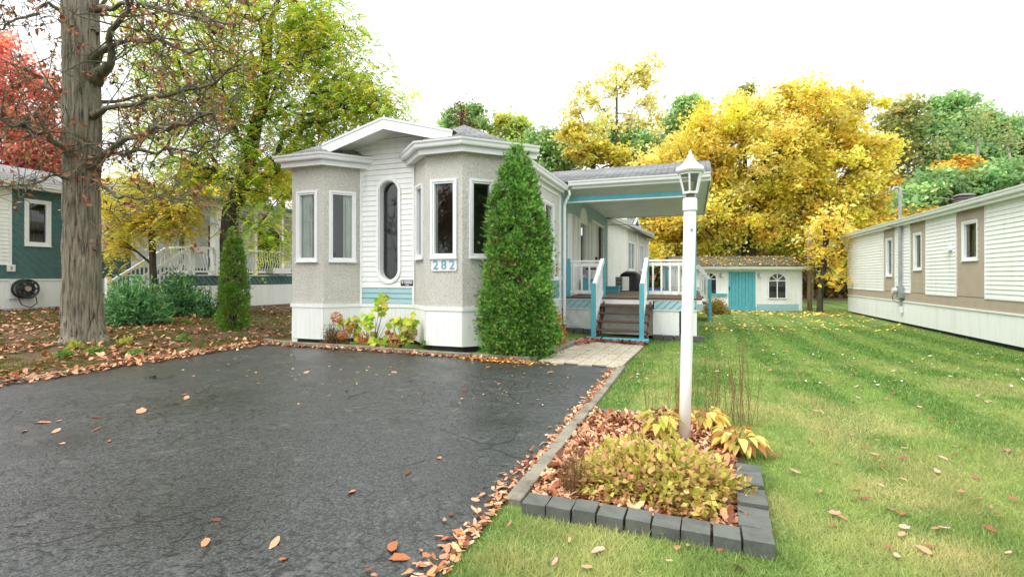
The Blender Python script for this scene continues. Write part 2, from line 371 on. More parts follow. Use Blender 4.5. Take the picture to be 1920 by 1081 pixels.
def siding(seg, s0, s1, z0, z1, row, mat, parent, cuts=(), joined=False, edge=None, name='siding_board', d=0.0):
    n = max(1, int(round((z1 - z0) / row))); row = (z1 - z0) / n; jm = MB()
    for i in range(n):
        za = z0 + i * row; spans = [(s0, s1)]
        if edge: spans = [edge(za, za + row)]
        for c in cuts:
            cc = c(za, za + row) if callable(c) else ((c[0], c[1]) if za < c[3] - 0.02 and za + row > c[2] + 0.02 else None)
            if not cc: continue
            spans = [q for a, b in spans for q in ((a, min(b, cc[0])), (max(a, cc[1]), b)) if q[1] - q[0] > 0.01]
        for a, b in spans:
            if b - a < 0.01: continue
            if joined:
                p = seg.pt; e = 0.0006
                jm.hexa([p(a, d + 0.022, za), p(b, d + 0.022, za), p(b, d - 0.002, za), p(a, d - 0.002, za), p(a, d + 0.004, za + row - e), p(b, d + 0.004, za + row - e), p(b, d - 0.002, za + row - e), p(a, d - 0.002, za + row - e)])
            else:
                o = link(bpy.data.objects.new(name, board_mesh(row, mat))); o.location = seg.pt(a, d, za); o.rotation_euler = (0, 0, seg.ang)
                o.scale = (b - a, 1, 1); adopt(o, parent)
    if joined and jm.v: jm.build('siding', mat, parent)['kind'] = 'stuff'
def clip(poly, a, b, c):     # keep a*x+b*y<=c
    out = []
    for i in range(len(poly)):
        p, q = poly[i], poly[(i + 1) % len(poly)]; fp = a * p[0] + b * p[1] - c; fq = a * q[0] + b * q[1] - c
        if fp <= 0: out.append(p)
        if fp * fq < 0: tt = fp / (fp - fq); out.append((p[0] + (q[0] - p[0]) * tt, p[1] + (q[1] - p[1]) * tt))
    return out
def diagonal(seg, poly, pitch, mat, parent, slope=1.0, joined=False, d=0.0, cuts=(), name='diagonal_board'):
    # boards at an angle, clipped to a convex polygon in (s, z); cuts are rectangles left out
    nx, nz = slope / math.hypot(1, slope), -1 / math.hypot(1, slope)     # normal of lines going up to the right (slope > 0)
    pr = [nx * p[0] + nz * p[1] for p in poly]; k0 = math.floor(min(pr) / pitch); k1 = math.ceil(max(pr) / pitch); jm = MB()
    polys = [list(poly)]
    for (a0, a1, b0, b1) in cuts:
        nxt = []
        for q in polys:
            for r in (clip(q, 1, 0, a0), clip(q, -1, 0, -a1), clip(clip(clip(q, -1, 0, -a0), 1, 0, a1), 0, 1, b0), clip(clip(clip(q, -1, 0, -a0), 1, 0, a1), 0, -1, -b1)):
                if len(r) > 2: nxt.append(r)
        polys = nxt
    for k in range(k0, k1 + 1):
        for q in polys:
            c = clip(clip(q, -nx, -nz, -(k * pitch)), nx, nz, (k + 1) * pitch - 0.006)
            if len(c) < 3: continue
            ar = abs(sum(c[i][0] * c[(i + 1) % len(c)][1] - c[(i + 1) % len(c)][0] * c[i][1] for i in range(len(c)))) / 2
            if ar < 1e-4: continue
            mb = jm if joined else MB(); fr = []
            for (a, z) in c:
                f = (nx * a + nz * z - k * pitch) / pitch; fr.append(seg.pt(a, d + 0.003 + 0.020 * f, z))
            bk = [seg.pt(a, d - 0.002, z) for a, z in c]; n = len(c)
            mb.add(fr + bk, [tuple(range(n))] + [(i, n + i, n + (i + 1) % n, (i + 1) % n) for i in range(n)])
            if not joined: mb.build(name, mat, parent)
    if joined and jm.v: jm.build('diagonal_siding', mat, parent)['kind'] = 'stuff'
def ribbed(seg, s0, s1, zb0, zb1, z1, mat, parent, pitch=0.10, d=0.0, name='skirt_panel'):
    # vertical tongue-and-groove sheet, bottom edge may slope
    vs = []; n = max(1, int((s1 - s0) / pitch))
    xs = []
    for i in range(n):
        a = s0 + (s1 - s0) * i / n; w = (s1 - s0) / n
        xs += [(a, -0.006), (a + 0.006, 0.0), (a + w * 0.5 - 0.003, 0.0), (a + w * 0.5, -0.003), (a + w * .5 + 0.003, 0.0), (a + w - 0.003, 0.0)]
    xs.append((s1, -0.006)); mb = MB(); v = []
    for a, dd in xs:
        zb = zb0 + (zb1 - zb0) * (a - s0) / (s1 - s0); v += [seg.pt(a, d + dd, zb), seg.pt(a, d + dd, z1)]
    mb.add(v, [(2 * i, 2 * i + 2, 2 * i + 3, 2 * i + 1) for i in range(len(xs) - 1)])
    v = [seg.pt(s0, d - 0.02, zb0), seg.pt(s1, d - 0.02, zb1), seg.pt(s1, d - 0.02, z1), seg.pt(s0, d - 0.02, z1)]; mb.add(v, [(3, 2, 1, 0)])
    return mb.build(name, mat, parent)
def window(seg, r, parent, fw=0.07, curtain=None, mullions=(), pane='glass', depth=0.10, shade=None, mat='white_metal', cdepth=0.10):
    s0, s1, z0, z1 = r; mb = MB()
    for (w, da, db) in ((fw * 0.55, -depth, 0.034), (fw, -depth, 0.018)):
        seg.box(mb, s0 + (0 if w < fw else fw * .55), s0 + w, da, db, z0, z1); seg.box(mb, s1 - w, s1 - (0 if w < fw else fw * .55), da, db, z0, z1)
        o0 = 0 if w < fw else fw * .55
        seg.box(mb, s0 + w, s1 - w, da, db, z0 + o0, z0 + w); seg.box(mb, s0 + w, s1 - w, da, db, z1 - w, z1 - o0)
    for m in mullions: seg.box(mb, m - 0.025, m + 0.025, -depth, 0.014, z0 + fw, z1 - fw)
    w = mb.build('window', mat, parent)
    sl = MB(); seg.box(sl, s0 - 0.015, s1 + 0.015, 0.019, 0.055, z0 - 0.022, z0 - 0.002); sl.build('sill', mat, w)
    xs = [s0 + fw] + [x for m in mullions for x in (m - 0.025, m + 0.025)] + [s1 - fw]
    for i in range(0, len(xs), 2):
        g = MB(); seg.box(g, xs[i] + 0.001, xs[i + 1] - 0.001, -0.045, -0.04, z0 + fw + .001, z1 - fw - .001)
        q = g.v; g2 = MB(); g2.add([seg.pt(xs[i], -0.04, z0 + fw), seg.pt(xs[i + 1], -0.04, z0 + fw), seg.pt(xs[i + 1], -0.04, z1 - fw), seg.pt(xs[i], -0.04, z1 - fw)], [(0, 1, 2, 3)])
        g2.build('pane', pane, w)
    if curtain:
        for (a, b) in curtain:
            v = []; n = max(8, int((b - a) / 0.012))
            for i in range(n + 1):
                s = a + (b - a) * i / n; dd = -depth - cdepth + 0.022 * math.sin(s * 2 * math.pi / 0.085) + 0.008 * math.sin(s * 61)
                v += [seg.pt(s, dd, z0 - 0.05), seg.pt(s, dd, z1 + 0.05)]
            m = MB(); m.add(v, [(2 * i, 2 * i + 2, 2 * i + 3, 2 * i + 1) for i in range(n)]); m.build('curtain', shade or 'curtain', w, smooth=True)
    return w
def sheet(name, poly, th, mat, parent=None, uvdir=None):
    # roof slab from a planar polygon given counter-clockwise from above; UV in metres along/up the slope
    poly = [np.array(p, float) for p in poly]; n = len(poly); nor = np.cross(poly[1] - poly[0], poly[2] - poly[0]); nor /= np.linalg.norm(nor)
    u = np.array(uvdir if uvdir is not None else poly[1] - poly[0], float); u -= nor * np.dot(u, nor); u /= np.linalg.norm(u); v = np.cross(nor, u)
    vs = poly + [p - nor * th for p in poly]; F = [tuple(range(n)), tuple(range(n, 2 * n))[::-1]] + [(i, n + i, n + (i + 1) % n, (i + 1) % n) for i in range(n)]
    flat = [i for f in F for i in f]; uv = [(np.dot(vs[i], u), np.dot(vs[i], v)) for i in flat]
    return mesh_np(name, vs, flat, [len(f) for f in F], mat, parent, uv=uv)
GUT = [(0.0, 0.0), (0.075, 0.0), (0.085, 0.02), (0.092, 0.06), (0.112, 0.085), (0.118, 0.115), (0.110, 0.115), (0.104, 0.09), (0.0, 0.09)]
def sweep(path, prof, mat, name, parent, closed=False):
    # profile (out, up) swept along a horizontal polyline; outward is the right-hand side of the path
    P = [np.array(p, float) for p in path]; n = len(P); vs = []
    for i in range(n):
        dirs = []
        if i > 0: dirs.append((P[i] - P[i - 1])[:2] / np.linalg.norm((P[i] - P[i - 1])[:2]))
        if i < n - 1: dirs.append((P[i + 1] - P[i])[:2] / np.linalg.norm((P[i + 1] - P[i])[:2]))
        ns = [np.array([d[1], -d[0]]) for d in dirs]; m = sum(ns); m /= np.linalg.norm(m); k = 1 / max(0.4, float(np.dot(m, ns[0])))
        for (o, z) in prof: vs.append((P[i][0] + m[0] * o * k, P[i][1] + m[1] * o * k, P[i][2] + z))
    q = len(prof); mb = MB(); fs = []
    for i in range(n - 1):
        for j in range(q): fs.append((i * q + j, (i + 1) * q + j, (i + 1) * q + (j + 1) % q, i * q + (j + 1) % q))
    fs += [tuple(range(q)), tuple(range((n - 1) * q, n * q))[::-1]]
    mb.add(vs, fs); return mb.build(name, mat, parent)
def rectprof(o0, o1, z0, z1): return [(o0, z0), (o1, z0), (o1, z1), (o0, z1)]
#@@STRUCTURE

# ------------------------------------------------------------------ the setting: ground, driveway, patio
def grid_sheet(name, xs, ys, dz, mat, keep=None):
    X, Y = np.meshgrid(xs, ys); Z = ground_z(X, Y) + dz; nx, ny = len(xs), len(ys)
    V = np.stack([X, Y, Z], -1).reshape(-1, 3); i, j = np.meshgrid(np.arange(nx - 1), np.arange(ny - 1)); a = (j * nx + i).ravel()
    F = np.stack([a, a + 1, a + nx + 1, a + nx], 1)
    return mesh_np(name, V, F, np.full(len(F), 4), mat, None, smooth=True)
far = lambda a, b, s: np.arange(a, b, s)
o = grid_sheet('ground', np.concatenate([[-420, -260, -150, -90, -60, -45], far(-34, 18, .5), [18, 24, 32, 45, 70, 120, 220, 420]]),
               np.concatenate([[-200, -120, -70, -40, -25], far(-14, 34, .5), [34, 38, 44, 55, 80, 130, 240, 420]]), 0, 'ground'); o['kind'] = 'structure'
DX0, DX1, DY1 = -7.72, -1.02, 7.42
o = grid_sheet('driveway', np.linspace(DX0, DX1, 18), np.linspace(-3.0, DY1, 25), 0.012, 'asphalt'); o['kind'] = 'structure'
o = grid_sheet('road', np.linspace(-60, 40, 60), np.linspace(-10.5, -3.0, 6), 0.008, 'asphalt'); o['kind'] = 'structure'
# kerb strips: concrete lengths laid end to end
def kerb(name, pts, w, h, length):
    base = None
    P = [np.array(p, float) for p in pts]; first = None
    root = None
    for a, b in zip(P[:-1], P[1:]):
        L = np.linalg.norm(b - a); n = max(1, int(round(L / length))); sg = Seg(a, b)
        for i in range(n):
            s0 = L * i / n + 0.006; s1 = L * (i + 1) / n - 0.006; mb = MB(); m = a + sg.u * (s0 + s1) / 2; z = float(ground_z(m[0], m[1])); j = random.uniform(-.008, .008)
            sg.box(mb, s0, s1, -w / 2 + j, w / 2 + j, z - 0.12, z + h + random.uniform(-.01, .01))
            if root is None:
                root = mb.build(name, 'concrete', None, bevel=0.008); root['kind'] = 'structure'
            else: mb.build('kerb_stone', 'concrete', root, bevel=0.008)
kerb('kerb_right', [(DX1 + 0.05, 2.66), (DX1 + 0.05, 7.30)], 0.10, 0.030, 2.3)
kerb('kerb_left', [(-7.80, 1.0), (-7.82, 4.2), (-8.02, 7.62)], 0.09, 0.045, 2.4)
kerb('kerb_front', [(-8.02, 7.62), (-7.0, 7.40), (-4.4, 7.44), (-2.42, 7.46)], 0.10, 0.075, 0.95)
kerb('kerb_patio', [(-2.42, 7.6), (-2.36, 11.1)], 0.10, 0.08, 0.95)
# patio of pavers on a bed of sand
px0, px1, py0, py1 = -2.30, -1.00, 7.46, 11.45
o = grid_sheet('patio', np.linspace(px0 - .02, px1 + .02, 6), np.linspace(py0, py1, 16), 0.016, 'sand'); o['kind'] = 'structure'; patio = o
pm = MB().box(-.103, .103, -.052, .052, -.02, .03).mesh('paver', 'paver'); w = 0.2167
for c in range(6):
    y = py0 + 0.06 - (c % 2) * .10; k = c
    while y < py1 - 0.1:
        k += 1
        items = [((c + .5) * w, y + .054, 0), ((c + .5) * w, y + .162, 0)] if k % 2 else [((c + .25) * w, y + .108, 1), ((c + .75) * w, y + .108, 1)]
        for (x, yy, r) in items:
            if yy < py0 + 0.03: continue
            o = link(bpy.data.objects.new('paver', pm)); X = px0 + x
            o.location = (X + random.uniform(-.002, .002), yy, float(ground_z(X, yy)) + random.uniform(-.002, .004)); o.rotation_euler = (random.uniform(-.01, .01), random.uniform(-.01, .01), r * math.pi / 2 + random.uniform(-.015, .015))
            adopt(o, patio)
        y += .2167
tag(MB().lathe((*on_ground(300, 708)[:2], 0.0145), [(0.0, 0.0), (0.17, 0.0), (0.16, 0.002), (0.0, 0.002)], 20).build('puddle', 'puddle'), 'small dark puddle on the asphalt driveway', 'puddle')

# ------------------------------------------------------------------ the main home
H = thing('mobile_home', 'pebble dashed white and grey mobile home with two bays, oval window and number 282', 'house', (-5.4, 8.4, 0))
XL, XR, YF, YS, YB = -7.59, -3.20, 7.90, 8.44, 27.7
A = (XL, YF); B = (xa(607, YF), YF); C = (xa(676, YS), YS); D = (xa(778, YS), YS); E = (xa(798.5, YF), YF); F = (xa(867, YF), YF); G = (XR, 8.50)
T0, WT, SK = 0.766, 3.50, 0.70
sAB, sBC, sCD, sDE, sEF, sFG = Seg(A, B), Seg(B, C), Seg(C, D), Seg(D, E), Seg(E, F), Seg(F, G)
wAB = sAB.rect(557, 596, 358, 490); wBC = sBC.rect(616.5, 667, 357, 490); wDE = sDE.rect(780.5, 793.5, 341, 487)
wEF = sEF.rect(808, 857, 336, 483); wFG = sFG.rect(880, 925, 336, 483); wFG = (wFG[0], min(wFG[1], sFG.L - .1), wEF[2], wEF[3])
wBC = (wBC[0], wBC[1], wAB[2], wAB[3]); wDE = (max(.08, wDE[0]), min(sDE.L - .12, wDE[1]), wEF[2], wEF[3])
def cur(r, *fr): return [(r[0] + (r[1] - r[0]) * a, r[0] + (r[1] - r[0]) * b) for a, b in fr]
for sg, r, cu in ((sAB, wAB, cur(wAB, (-.1, .66))), (sBC, wBC, cur(wBC, (.56, 1.1))), (sDE, wDE, cur(wDE, (-.1, 1.1))), (sEF, wEF, cur(wEF, (-.1, .2), (.80, 1.1))), (sFG, wFG, cur(wFG, (-.1, .12)))):
    wall(sg, 0, sg.L, T0, WT, [r], 'stucco', H); window(sg, r, H, 0.075, cu, cdepth=-.025)
# recessed clapboard wall with the oval window
ROW = 0.101
l, r_, zb, zt = sCD.rect(706.5, 752.5, 333, 531.5); oc = (l + r_) / 2; RO = (r_ - l) / 2; z_lo, z_hi = zb + RO, zt - RO
def stad(z, R0):
    q = max(z_lo - z, z - z_hi, 0); return math.sqrt(max(R0 * R0 - q * q, 0))
wall(sCD, 0, sCD.L, T0, 4.0, [(oc - RO + .02, oc + RO - .02, zb + .02, zt - .02)], 'vinyl', H)
for k in range(11, 34):
    za, zb_ = k * ROW, (k + 1) * ROW
    zsm = [za + (zb_ - .0006 - za) * i / 6 for i in range(7)]; hw = [stad(z, RO - 0.02) for z in zsm]
    a0, a1 = 0.05, sCD.L - 0.05
    polys = [[(a0, za), (a1, za), (a1, zsm[-1]), (a0, zsm[-1])]] if max(hw) == 0 else \
        [[(a0, za)] + [(oc - h, z) for h, z in zip(hw, zsm)] + [(a0, zsm[-1])], [(a1, zsm[-1])] + [(oc + h, z) for h, z in list(zip(hw, zsm))[::-1]] + [(a1, za)]]
    for pl in polys:
        mb = MB(); n = len(pl); fr = [sCD.pt(a, 0.004 + 0.012 * (1 - (z - za) / ROW), z) for a, z in pl]; bk = [sCD.pt(a, -.002, z) for a, z in pl]
        mb.add(fr + bk, [tuple(range(n))] + [(i, n + i, n + (i + 1) % n, (i + 1) % n) for i in range(n)]); mb.build('siding_board', 'vinyl', H)
siding(sCD, 0.05, sCD.L - 0.05, T0 + .02, 1.085, .10, 'pale_blue', H)
for q in ((0, .05, .024, T0, 3.5), (sCD.L - .05, sCD.L, .024, T0, 3.5), (.05, sCD.L - .05, .022, 1.086, 1.11)):
    mb = MB(); sCD.box(mb, q[0], q[1], 0, q[2], q[3], q[4]); mb.build('corner_trim', 'vinyl', H)
RX, RZ, RS = -5.45, 4.30, 0.267
gs = Seg((-7.1, YS), (-3.7, YS)); g0 = 34 * ROW
diagonal(gs, [(0.0, g0), (3.4, g0), (3.4, RZ - .14 - RS * 1.75), (7.1 + RX, RZ - .14), (0.0, RZ - .14 - RS * 1.65)], ROW, 'vinyl', H, slope=1e-6, name='siding_board')
# oval window: ring, reveal, pane
N = 48; ringpts = []
for i in range(N):
    a = 2 * math.pi * i / N; ringpts.append((math.cos(a), math.sin(a), z_hi if math.sin(a) > 1e-6 else z_lo))
def ring(seg, R0, R1, d0, d1, name, mat, parent):
    mb = MB(); vs = []
    for (c, s, zc) in ringpts:
        for (Rr, d) in ((R0, d1), (R1, d1), (R1, d0), (R0, d0)): vs.append(seg.pt(oc + Rr * c, d, zc + Rr * s))
    fs = [(4 * i + j, 4 * ((i + 1) % N) + j, 4 * ((i + 1) % N) + (j + 1) % 4, 4 * i + (j + 1) % 4) for i in range(N) for j in range(4)]
    return mb.add(vs, fs).build(name, mat, parent)
ow = ring(sCD, RO, RO - .055, -.03, .035, 'window', 'white_metal', H); ow['label'] = 'tall oval window with white ring'
ring(sCD, RO - .056, RO - .075, -.16, .015, 'frame', 'white_metal', ow)
MB().add([sCD.pt(oc + (RO - .074) * c, -.12, zc + (RO - .074) * s) for c, s, zc in ringpts], [tuple(range(N))]).build('pane', 'glass', ow)
# side wall, recess wall under the porch, rear walls
s1 = Seg((XR, 8.50), (XR, 12.55)); s2 = Seg((XR, 12.55), (XR, 19.8)); s3 = Seg((XR, 19.8), (-2.85, 23.1)); s4 = Seg((-2.85, 23.1), (-2.35, YB))
r = s1.rect(1003, 1037, 370, 487); r = (r[0], r[1], 1.72, 3.05)
wall(s1, 0, s1.L, T0, 3.45, [r], 'stucco', H); window(s1, r, H, 0.07, cur(r, (-.05, .4), (.55, 1.05)), [r[0] + (r[1] - r[0]) * .52])
mb = MB(); s1.box(mb, 0, s1.L, 0, .02, 1.22, 1.31); s1.box(mb, s1.L - .30, s1.L - .16, 0, .024, T0, 1.219); s1.box(mb, s1.L - .30, s1.L - .16, 0, .024, 1.311, 3.45); s1.box(mb, .2, s1.L - .31, 0, .02, 3.32, 3.45); mb.build('trim', 'vinyl', H)
diagonal(s1, [(.1, T0), (s1.L - .31, T0), (s1.L - .31, 1.219), (.1, 1.219)], .12, 'pale_blue', H, slope=-1.6)
door = (ya(1109, XR) - 12.55, ya(1131, XR) - 12.55, .79, 3.22); aw = (ya(1086, XR) - 12.55, ya(1099, XR) - 12.55, 1.3, 3.0)
wall(s2, 0, s2.L, .5, 3.62, [door, aw], 'stucco', H, t=.12)
w1 = window(s2, aw, H, .07, cur(aw, (.3, 1.05))); 
mb = MB(); ctr = (aw[0] + aw[1]) / 2; hw_ = (aw[1] - aw[0]) / 2 + .05; fan = [(ctr + hw_ * math.cos(a), 3.0 + .42 * math.sin(a)) for a in np.linspace(0, math.pi, 13)]
mb.prism([s2.pt(a, .005, z) for a, z in fan], tuple(np.append(s2.n * .03, 0))); mb.build('arch_trim', 'vinyl', w1)
for a in (ya(1067, XR), ya(1077, XR), ya(1083, XR), ya(1103, XR)):
    mb = MB(); s2.box(mb, a - 12.55 - .13, a - 12.55 + .13, 0, .07, .8, 3.02); mb.build('pilaster', 'vinyl', H)
dr = MB(); s2.box(dr, door[0], door[0] + .09, -.1, .03, door[2], door[3]); s2.box(dr, door[1] - .09, door[1], -.1, .03, door[2], door[3]); s2.box(dr, door[0] + .09, door[1] - .09, -.1, .03, door[3] - .09, door[3]); s2.box(dr, door[0] + .09, door[1] - .09, -.1, .03, door[2], door[2] + .06)
m_ = (door[0] + door[1]) / 2; s2.box(dr, m_ - .04, m_ + .04, -.09, .02, door[2] + .06, door[3] - .09); dr = dr.build('door', 'white_metal', H)
s2.box(mb := MB(), door[0] + .09, m_ - .04, -.06, -.05, door[2] + .06, door[3] - .09); mb.build('door_panel', 'vinyl', dr)
s2.box(mb := MB(), m_ + .04, door[1] - .09, -.08, -.07, door[2] + .06, door[3] - .09); mb.build('screen', 'dark_gap', dr)
s2.box(mb := MB(), m_ - .20, m_ - .16, -.05, .03, 1.75, 2.0); mb.build('door_handle', 'black_plastic', dr)
siding(s2, 0.02, .55, .8, 3.6, .1, 'pale_blue', H, joined=True)
diagonal(s2, [(.6, 3.10), (s2.L, 3.10), (s2.L, 3.60), (.6, 3.60)], .13, 'sage_teal', H, slope=-1.0, cuts=[(aw[0] - .1, aw[1] + .1, 3.0, 3.45), (door[0], door[1], 3.0, 3.24)])
diagonal(s2, [(door[1] + .02, .8), (s2.L, .8), (s2.L, 3.099), (door[1] + .02, 3.099)], .13, 'sage_teal', H, slope=-1.0)
wall(s3, 0, s3.L, .5, 3.62, [], 'vinyl', H); siding(s3, 0, s3.L - .1, .55, 3.6, ROW, 'vinyl', H, joined=True)
q1 = s4.rect(1177, 1190, 460, 506); q2 = s4.rect(1199, 1207, 455, 506); q1 = (max(.25, q1[0]), q1[1], 1.6, 2.95); q2 = (q2[0], q2[1], 1.6, 2.95)
wall(s4, 0, s4.L, .5, 3.62, [q1, q2], 'stucco', H)
for q in (q1, q2): window(s4, q, H, .08, cur(q, (-.05, 1.05)), [(q[0] + q[1]) / 2])
for a in (0.05, (q1[1] + q2[0]) / 2, s4.L - .06): s4.box(mb := MB(), a - .06, a + .06, 0, .03, .5, 3.5); mb.build('corner_trim', 'vinyl', H)
wall(Seg((-2.35, YB), (XL, YB)), 0, 5.24, .5, 3.62, [], 'vinyl', H); wall(Seg((XL, YB), (XL, YF)), .13, YB - YF - .13, .5, 3.5, [], 'vinyl', H)
# hidden inside: floor, ceiling, partition that closes the front room
MB().add([(*p, .75) for p in (A, B, C, D, E, F, G, (XR, YB), (XL, YB))], [tuple(range(9))]).build('floor', 'interior', H)
MB().add([(*p, 3.48) for p in (A, B, C, D, E, F, G, (XR, 12.5), (XL, 12.5))], [tuple(range(9))[::-1]]).build('ceiling', 'interior', H)
MB().box(XL + .15, XR - .15, 11.3, 11.4, .76, 3.47).build('partition', 'interior', H)
# skirting, near-black boxes painting the shade in the gap below, trim
poly = [A, B, C, D, E, F, G]
for a, b in zip(poly[:-1], poly[1:]):
    sg = Seg(a, b); ribbed(sg, 0, sg.L, .075, .075, SK, 'vinyl', H, .105, .012); sg.box(mb := MB(), 0, sg.L, -.10, -.03, -.2, .72); mb.build('base', 'dark_gap', H)  # base: near-black box whose colour gives the shade under the skirting
ribbed(s1, 0, s1.L, .02, -.06, SK, 'vinyl', H, .105, .012); s1.box(mb := MB(), 0, s1.L, -.10, -.03, -.3, .72); mb.build('base', 'dark_gap', H)  # near-black box below the side wall paints the gap's shade
for sg in (s3, s4): sg.box(mb := MB(), 0, sg.L, -.12, .01, -.4, .5); mb.build('skirt_panel', 'vinyl', H)
Seg((XL, YB), (XL, YF)).box(mb := MB(), 0, YB - YF, -.12, .01, -.3, .5); mb.build('skirt_panel', 'vinyl', H)
sweep([(XL, 12, 0), *[(*p, 0) for p in poly], (XR, 12.5, 0)], rectprof(-.02, .026, SK, T0 - .001), 'vinyl', 'skirt_trim', H)
# eaves: soffit, fascia, gutters of the two bays and the side
ext = lambda p, q, k: tuple(np.array(q) + (np.array(q) - np.array(p)) / np.linalg.norm(np.array(q) - np.array(p)) * k)
pL = [(XL, 13.0, 0), (*A, 0), (*B, 0), (*ext(B, C, .22), 0)]; pR = [(*ext(E, D, .22), 0), (*E, 0), (*F, 0), (*ext(F, (XR, G[1]), .55), 0)]
for p in (pL, pR):
    sweep(p, rectprof(-.10, .125, WT - .012, WT + .004), 'soffit', 'soffit', H); sweep(p, rectprof(.126, .146, WT - .03, WT + .14), 'white_metal', 'fascia', H)
    sweep(p, [(o + .147, z + WT + .075) for o, z in GUT], 'white_metal', 'gutter', H)
side = [(XR, 9.1, 0), (XR, 12.33, 0)]
sweep(side, rectprof(-.1, .10, 3.45, 3.46), 'soffit', 'soffit', H); sweep(side, rectprof(.10, .12, 3.42, 3.56), 'white_metal', 'fascia', H); sweep(side, [(o + .121, z + 3.485) for o, z in GUT], 'white_metal', 'gutter', H)
rear = [(XR, 19.3, 0), (-2.85, 23.1, 0), (-2.35, YB + .2, 0)]
sweep(rear, rectprof(-.1, .25, 3.50, 3.52), 'soffit', 'soffit', H); sweep(rear, rectprof(.25, .27, 3.46, 3.60), 'white_metal', 'fascia', H); sweep(rear, [(o + .271, z + 3.53) for o, z in GUT], 'white_metal', 'gutter', H)
dx, dy = XR + .16, 12.40
MB().tube([(dx + .06, dy, 3.50), (dx + .08, dy, 3.40), (dx - .02, dy + .02, 3.22), (dx - .06, dy + .04, 3.12), (dx - .06, dy + .04, .10)], .038, 8).build('downspout', 'white_metal', H)
cx_, cy_ = -2.35 + .34, YB + .1
MB().tube([(cx_, cy_, 3.52), (cx_ - .1, cy_, 3.35), (cx_ - .28, cy_, 3.2), (cx_ - .28, cy_, .1)], .04, 8).build('downspout', 'white_metal', H)
# roofs
zr = lambda x: RZ - RS * abs(x - RX)
GX0, GX1, GY = -6.86, -4.02, 7.93
sheet('roof', [(RX, GY, RZ), (RX, YB + .3, RZ), (-7.86, YB + .3, zr(-7.86)), (-7.86, 8.75, zr(-7.86)), (GX0, 8.3, zr(GX0)), (GX0, GY, zr(GX0))], .05, 'shingle', H, (0, 1, 0))
sheet('roof', [(RX, GY, RZ), (GX1, GY, zr(GX1)), (GX1, 8.3, zr(GX1)), (-3.02, 8.9, zr(-3.02)), (-3.02, 19.4, zr(-3.02)), (-2.4, 24, zr(-2.4)), (-2.0, YB + .3, zr(-2.0)), (RX, YB + .3, RZ)], .05, 'shingle', H, (0, 1, 0))
k0 = at(640, 261, 10.5); E_ = WT + .17
eL = [(-7.81, 9.6), (-7.81, 7.68), (B[0] + .09, 7.68), (C[0] + .26, C[1] - .02)]
for a, b in zip(eL[:-1], eL[1:]): sheet('bay_roof', [(*a, E_), (*b, E_), tuple(k0)], .02, 'shingle', H, (b[0] - a[0], b[1] - a[1], 0))
k1 = np.array([xa(870, 8.9), 8.9, 4.30]); eR = [(D[0] - .26, D[1] - .02), (E[0] - .09, 7.68), (F[0] + .09, 7.68), (XR + .25, 8.42), (XR + .28, 8.9), (XR + .1, 10.4), (-4.9, 10.6)]
zR = [E_, E_, E_, E_, E_, 3.68, 4.20]
for i in range(len(eR)):
    a, b = eR[i], eR[(i + 1) % len(eR)]; za, zb_ = zR[i], zR[(i + 1) % len(eR)]
    sheet('bay_roof', [(*a, za), (*b, zb_), tuple(k1)], .02, 'shingle', H, (b[0] - a[0], b[1] - a[1], zb_ - za))
for x0 in (GX0, GX1):       # rake boards and sloping soffit of the small front gable
    sgn = 1 if x0 > RX else -1; z0, z1 = zr(x0), RZ
    pts = [(x0, GY - .02, z0 - .055), (RX, GY - .02, z1 - .055), (RX, GY - .02, z1 - .235), (x0 + sgn * -.0, GY - .02, z0 - .235)]
    MB().prism(pts, (0, .025, 0)).build('rake_board', 'white_metal', H)
    pts = [(x0, GY - .03, z0 - .012), (RX, GY - .03, z1 - .012), (RX, GY - .03, z1 - .052), (x0, GY - .03, z0 - .052)]
    MB().prism(pts, (0, .05, 0)).build('drip_edge', 'white_metal', H)
    MB().prism([(x0, GY, z0 - .16), (RX, GY, z1 - .16), (RX, GY, z1 - .15), (x0, GY, z0 - .15)], (0, YS - GY + .02, 0)).build('soffit', 'soffit', H)
# small cross gable over the rear bay
pk = s4.pt(.9, .28, 4.05); 
for k in (-.85, .85):
    e = s4.pt(.9 + k, .28, 3.55); MB().bar(e, pk, .04, .12).build('rake_board', 'white_metal', H)
    sheet('bay_roof', [e, pk, s4.pt(.9, -2, 4.05)] if k < 0 else [pk, e, s4.pt(.9, -2, 4.05)], .02, 'shingle', H)
MB().prism([s4.pt(.1, .12, 3.55), s4.pt(1.7, .12, 3.55), s4.pt(.9, .12, 4.0)], (.02, 0, 0)).build('gable_panel', 'pale_blue', H)
# number plate 282 under the bay window
s0, s1_, z0, z1 = sEF.rect(809.5, 857, 485, 508)
mb = MB(); c_ = .025; rr = [(s0 + c_, z0), (s1_ - c_, z0), (s1_, z0 + c_), (s1_, z1), (s0, z1), (s0, z0 + c_)]
plate = mb.prism([sEF.pt(a, .004, z) for a, z in rr], tuple(np.append(sEF.n * .016, 0))).build('number_plate', 'white_metal', H, bevel=.003)
plate['label'] = 'white plate with the number 282 in blue'
def text_mesh(txt, size, ext_, mat):
    cu_ = bpy.data.curves.new('t', 'FONT'); cu_.body = txt; cu_.size = size; cu_.extrude = ext_; cu_.offset = 0.002; cu_.align_x = 'CENTER'
    ob = bpy.data.objects.new('t', cu_); link(ob); bpy.context.view_layer.update()
    me = bpy.data.meshes.new_from_object(ob.evaluated_get(bpy.context.evaluated_depsgraph_get())); bpy.data.objects.remove(ob)
    me.materials.clear(); me.materials.append(MATS[mat]); return me
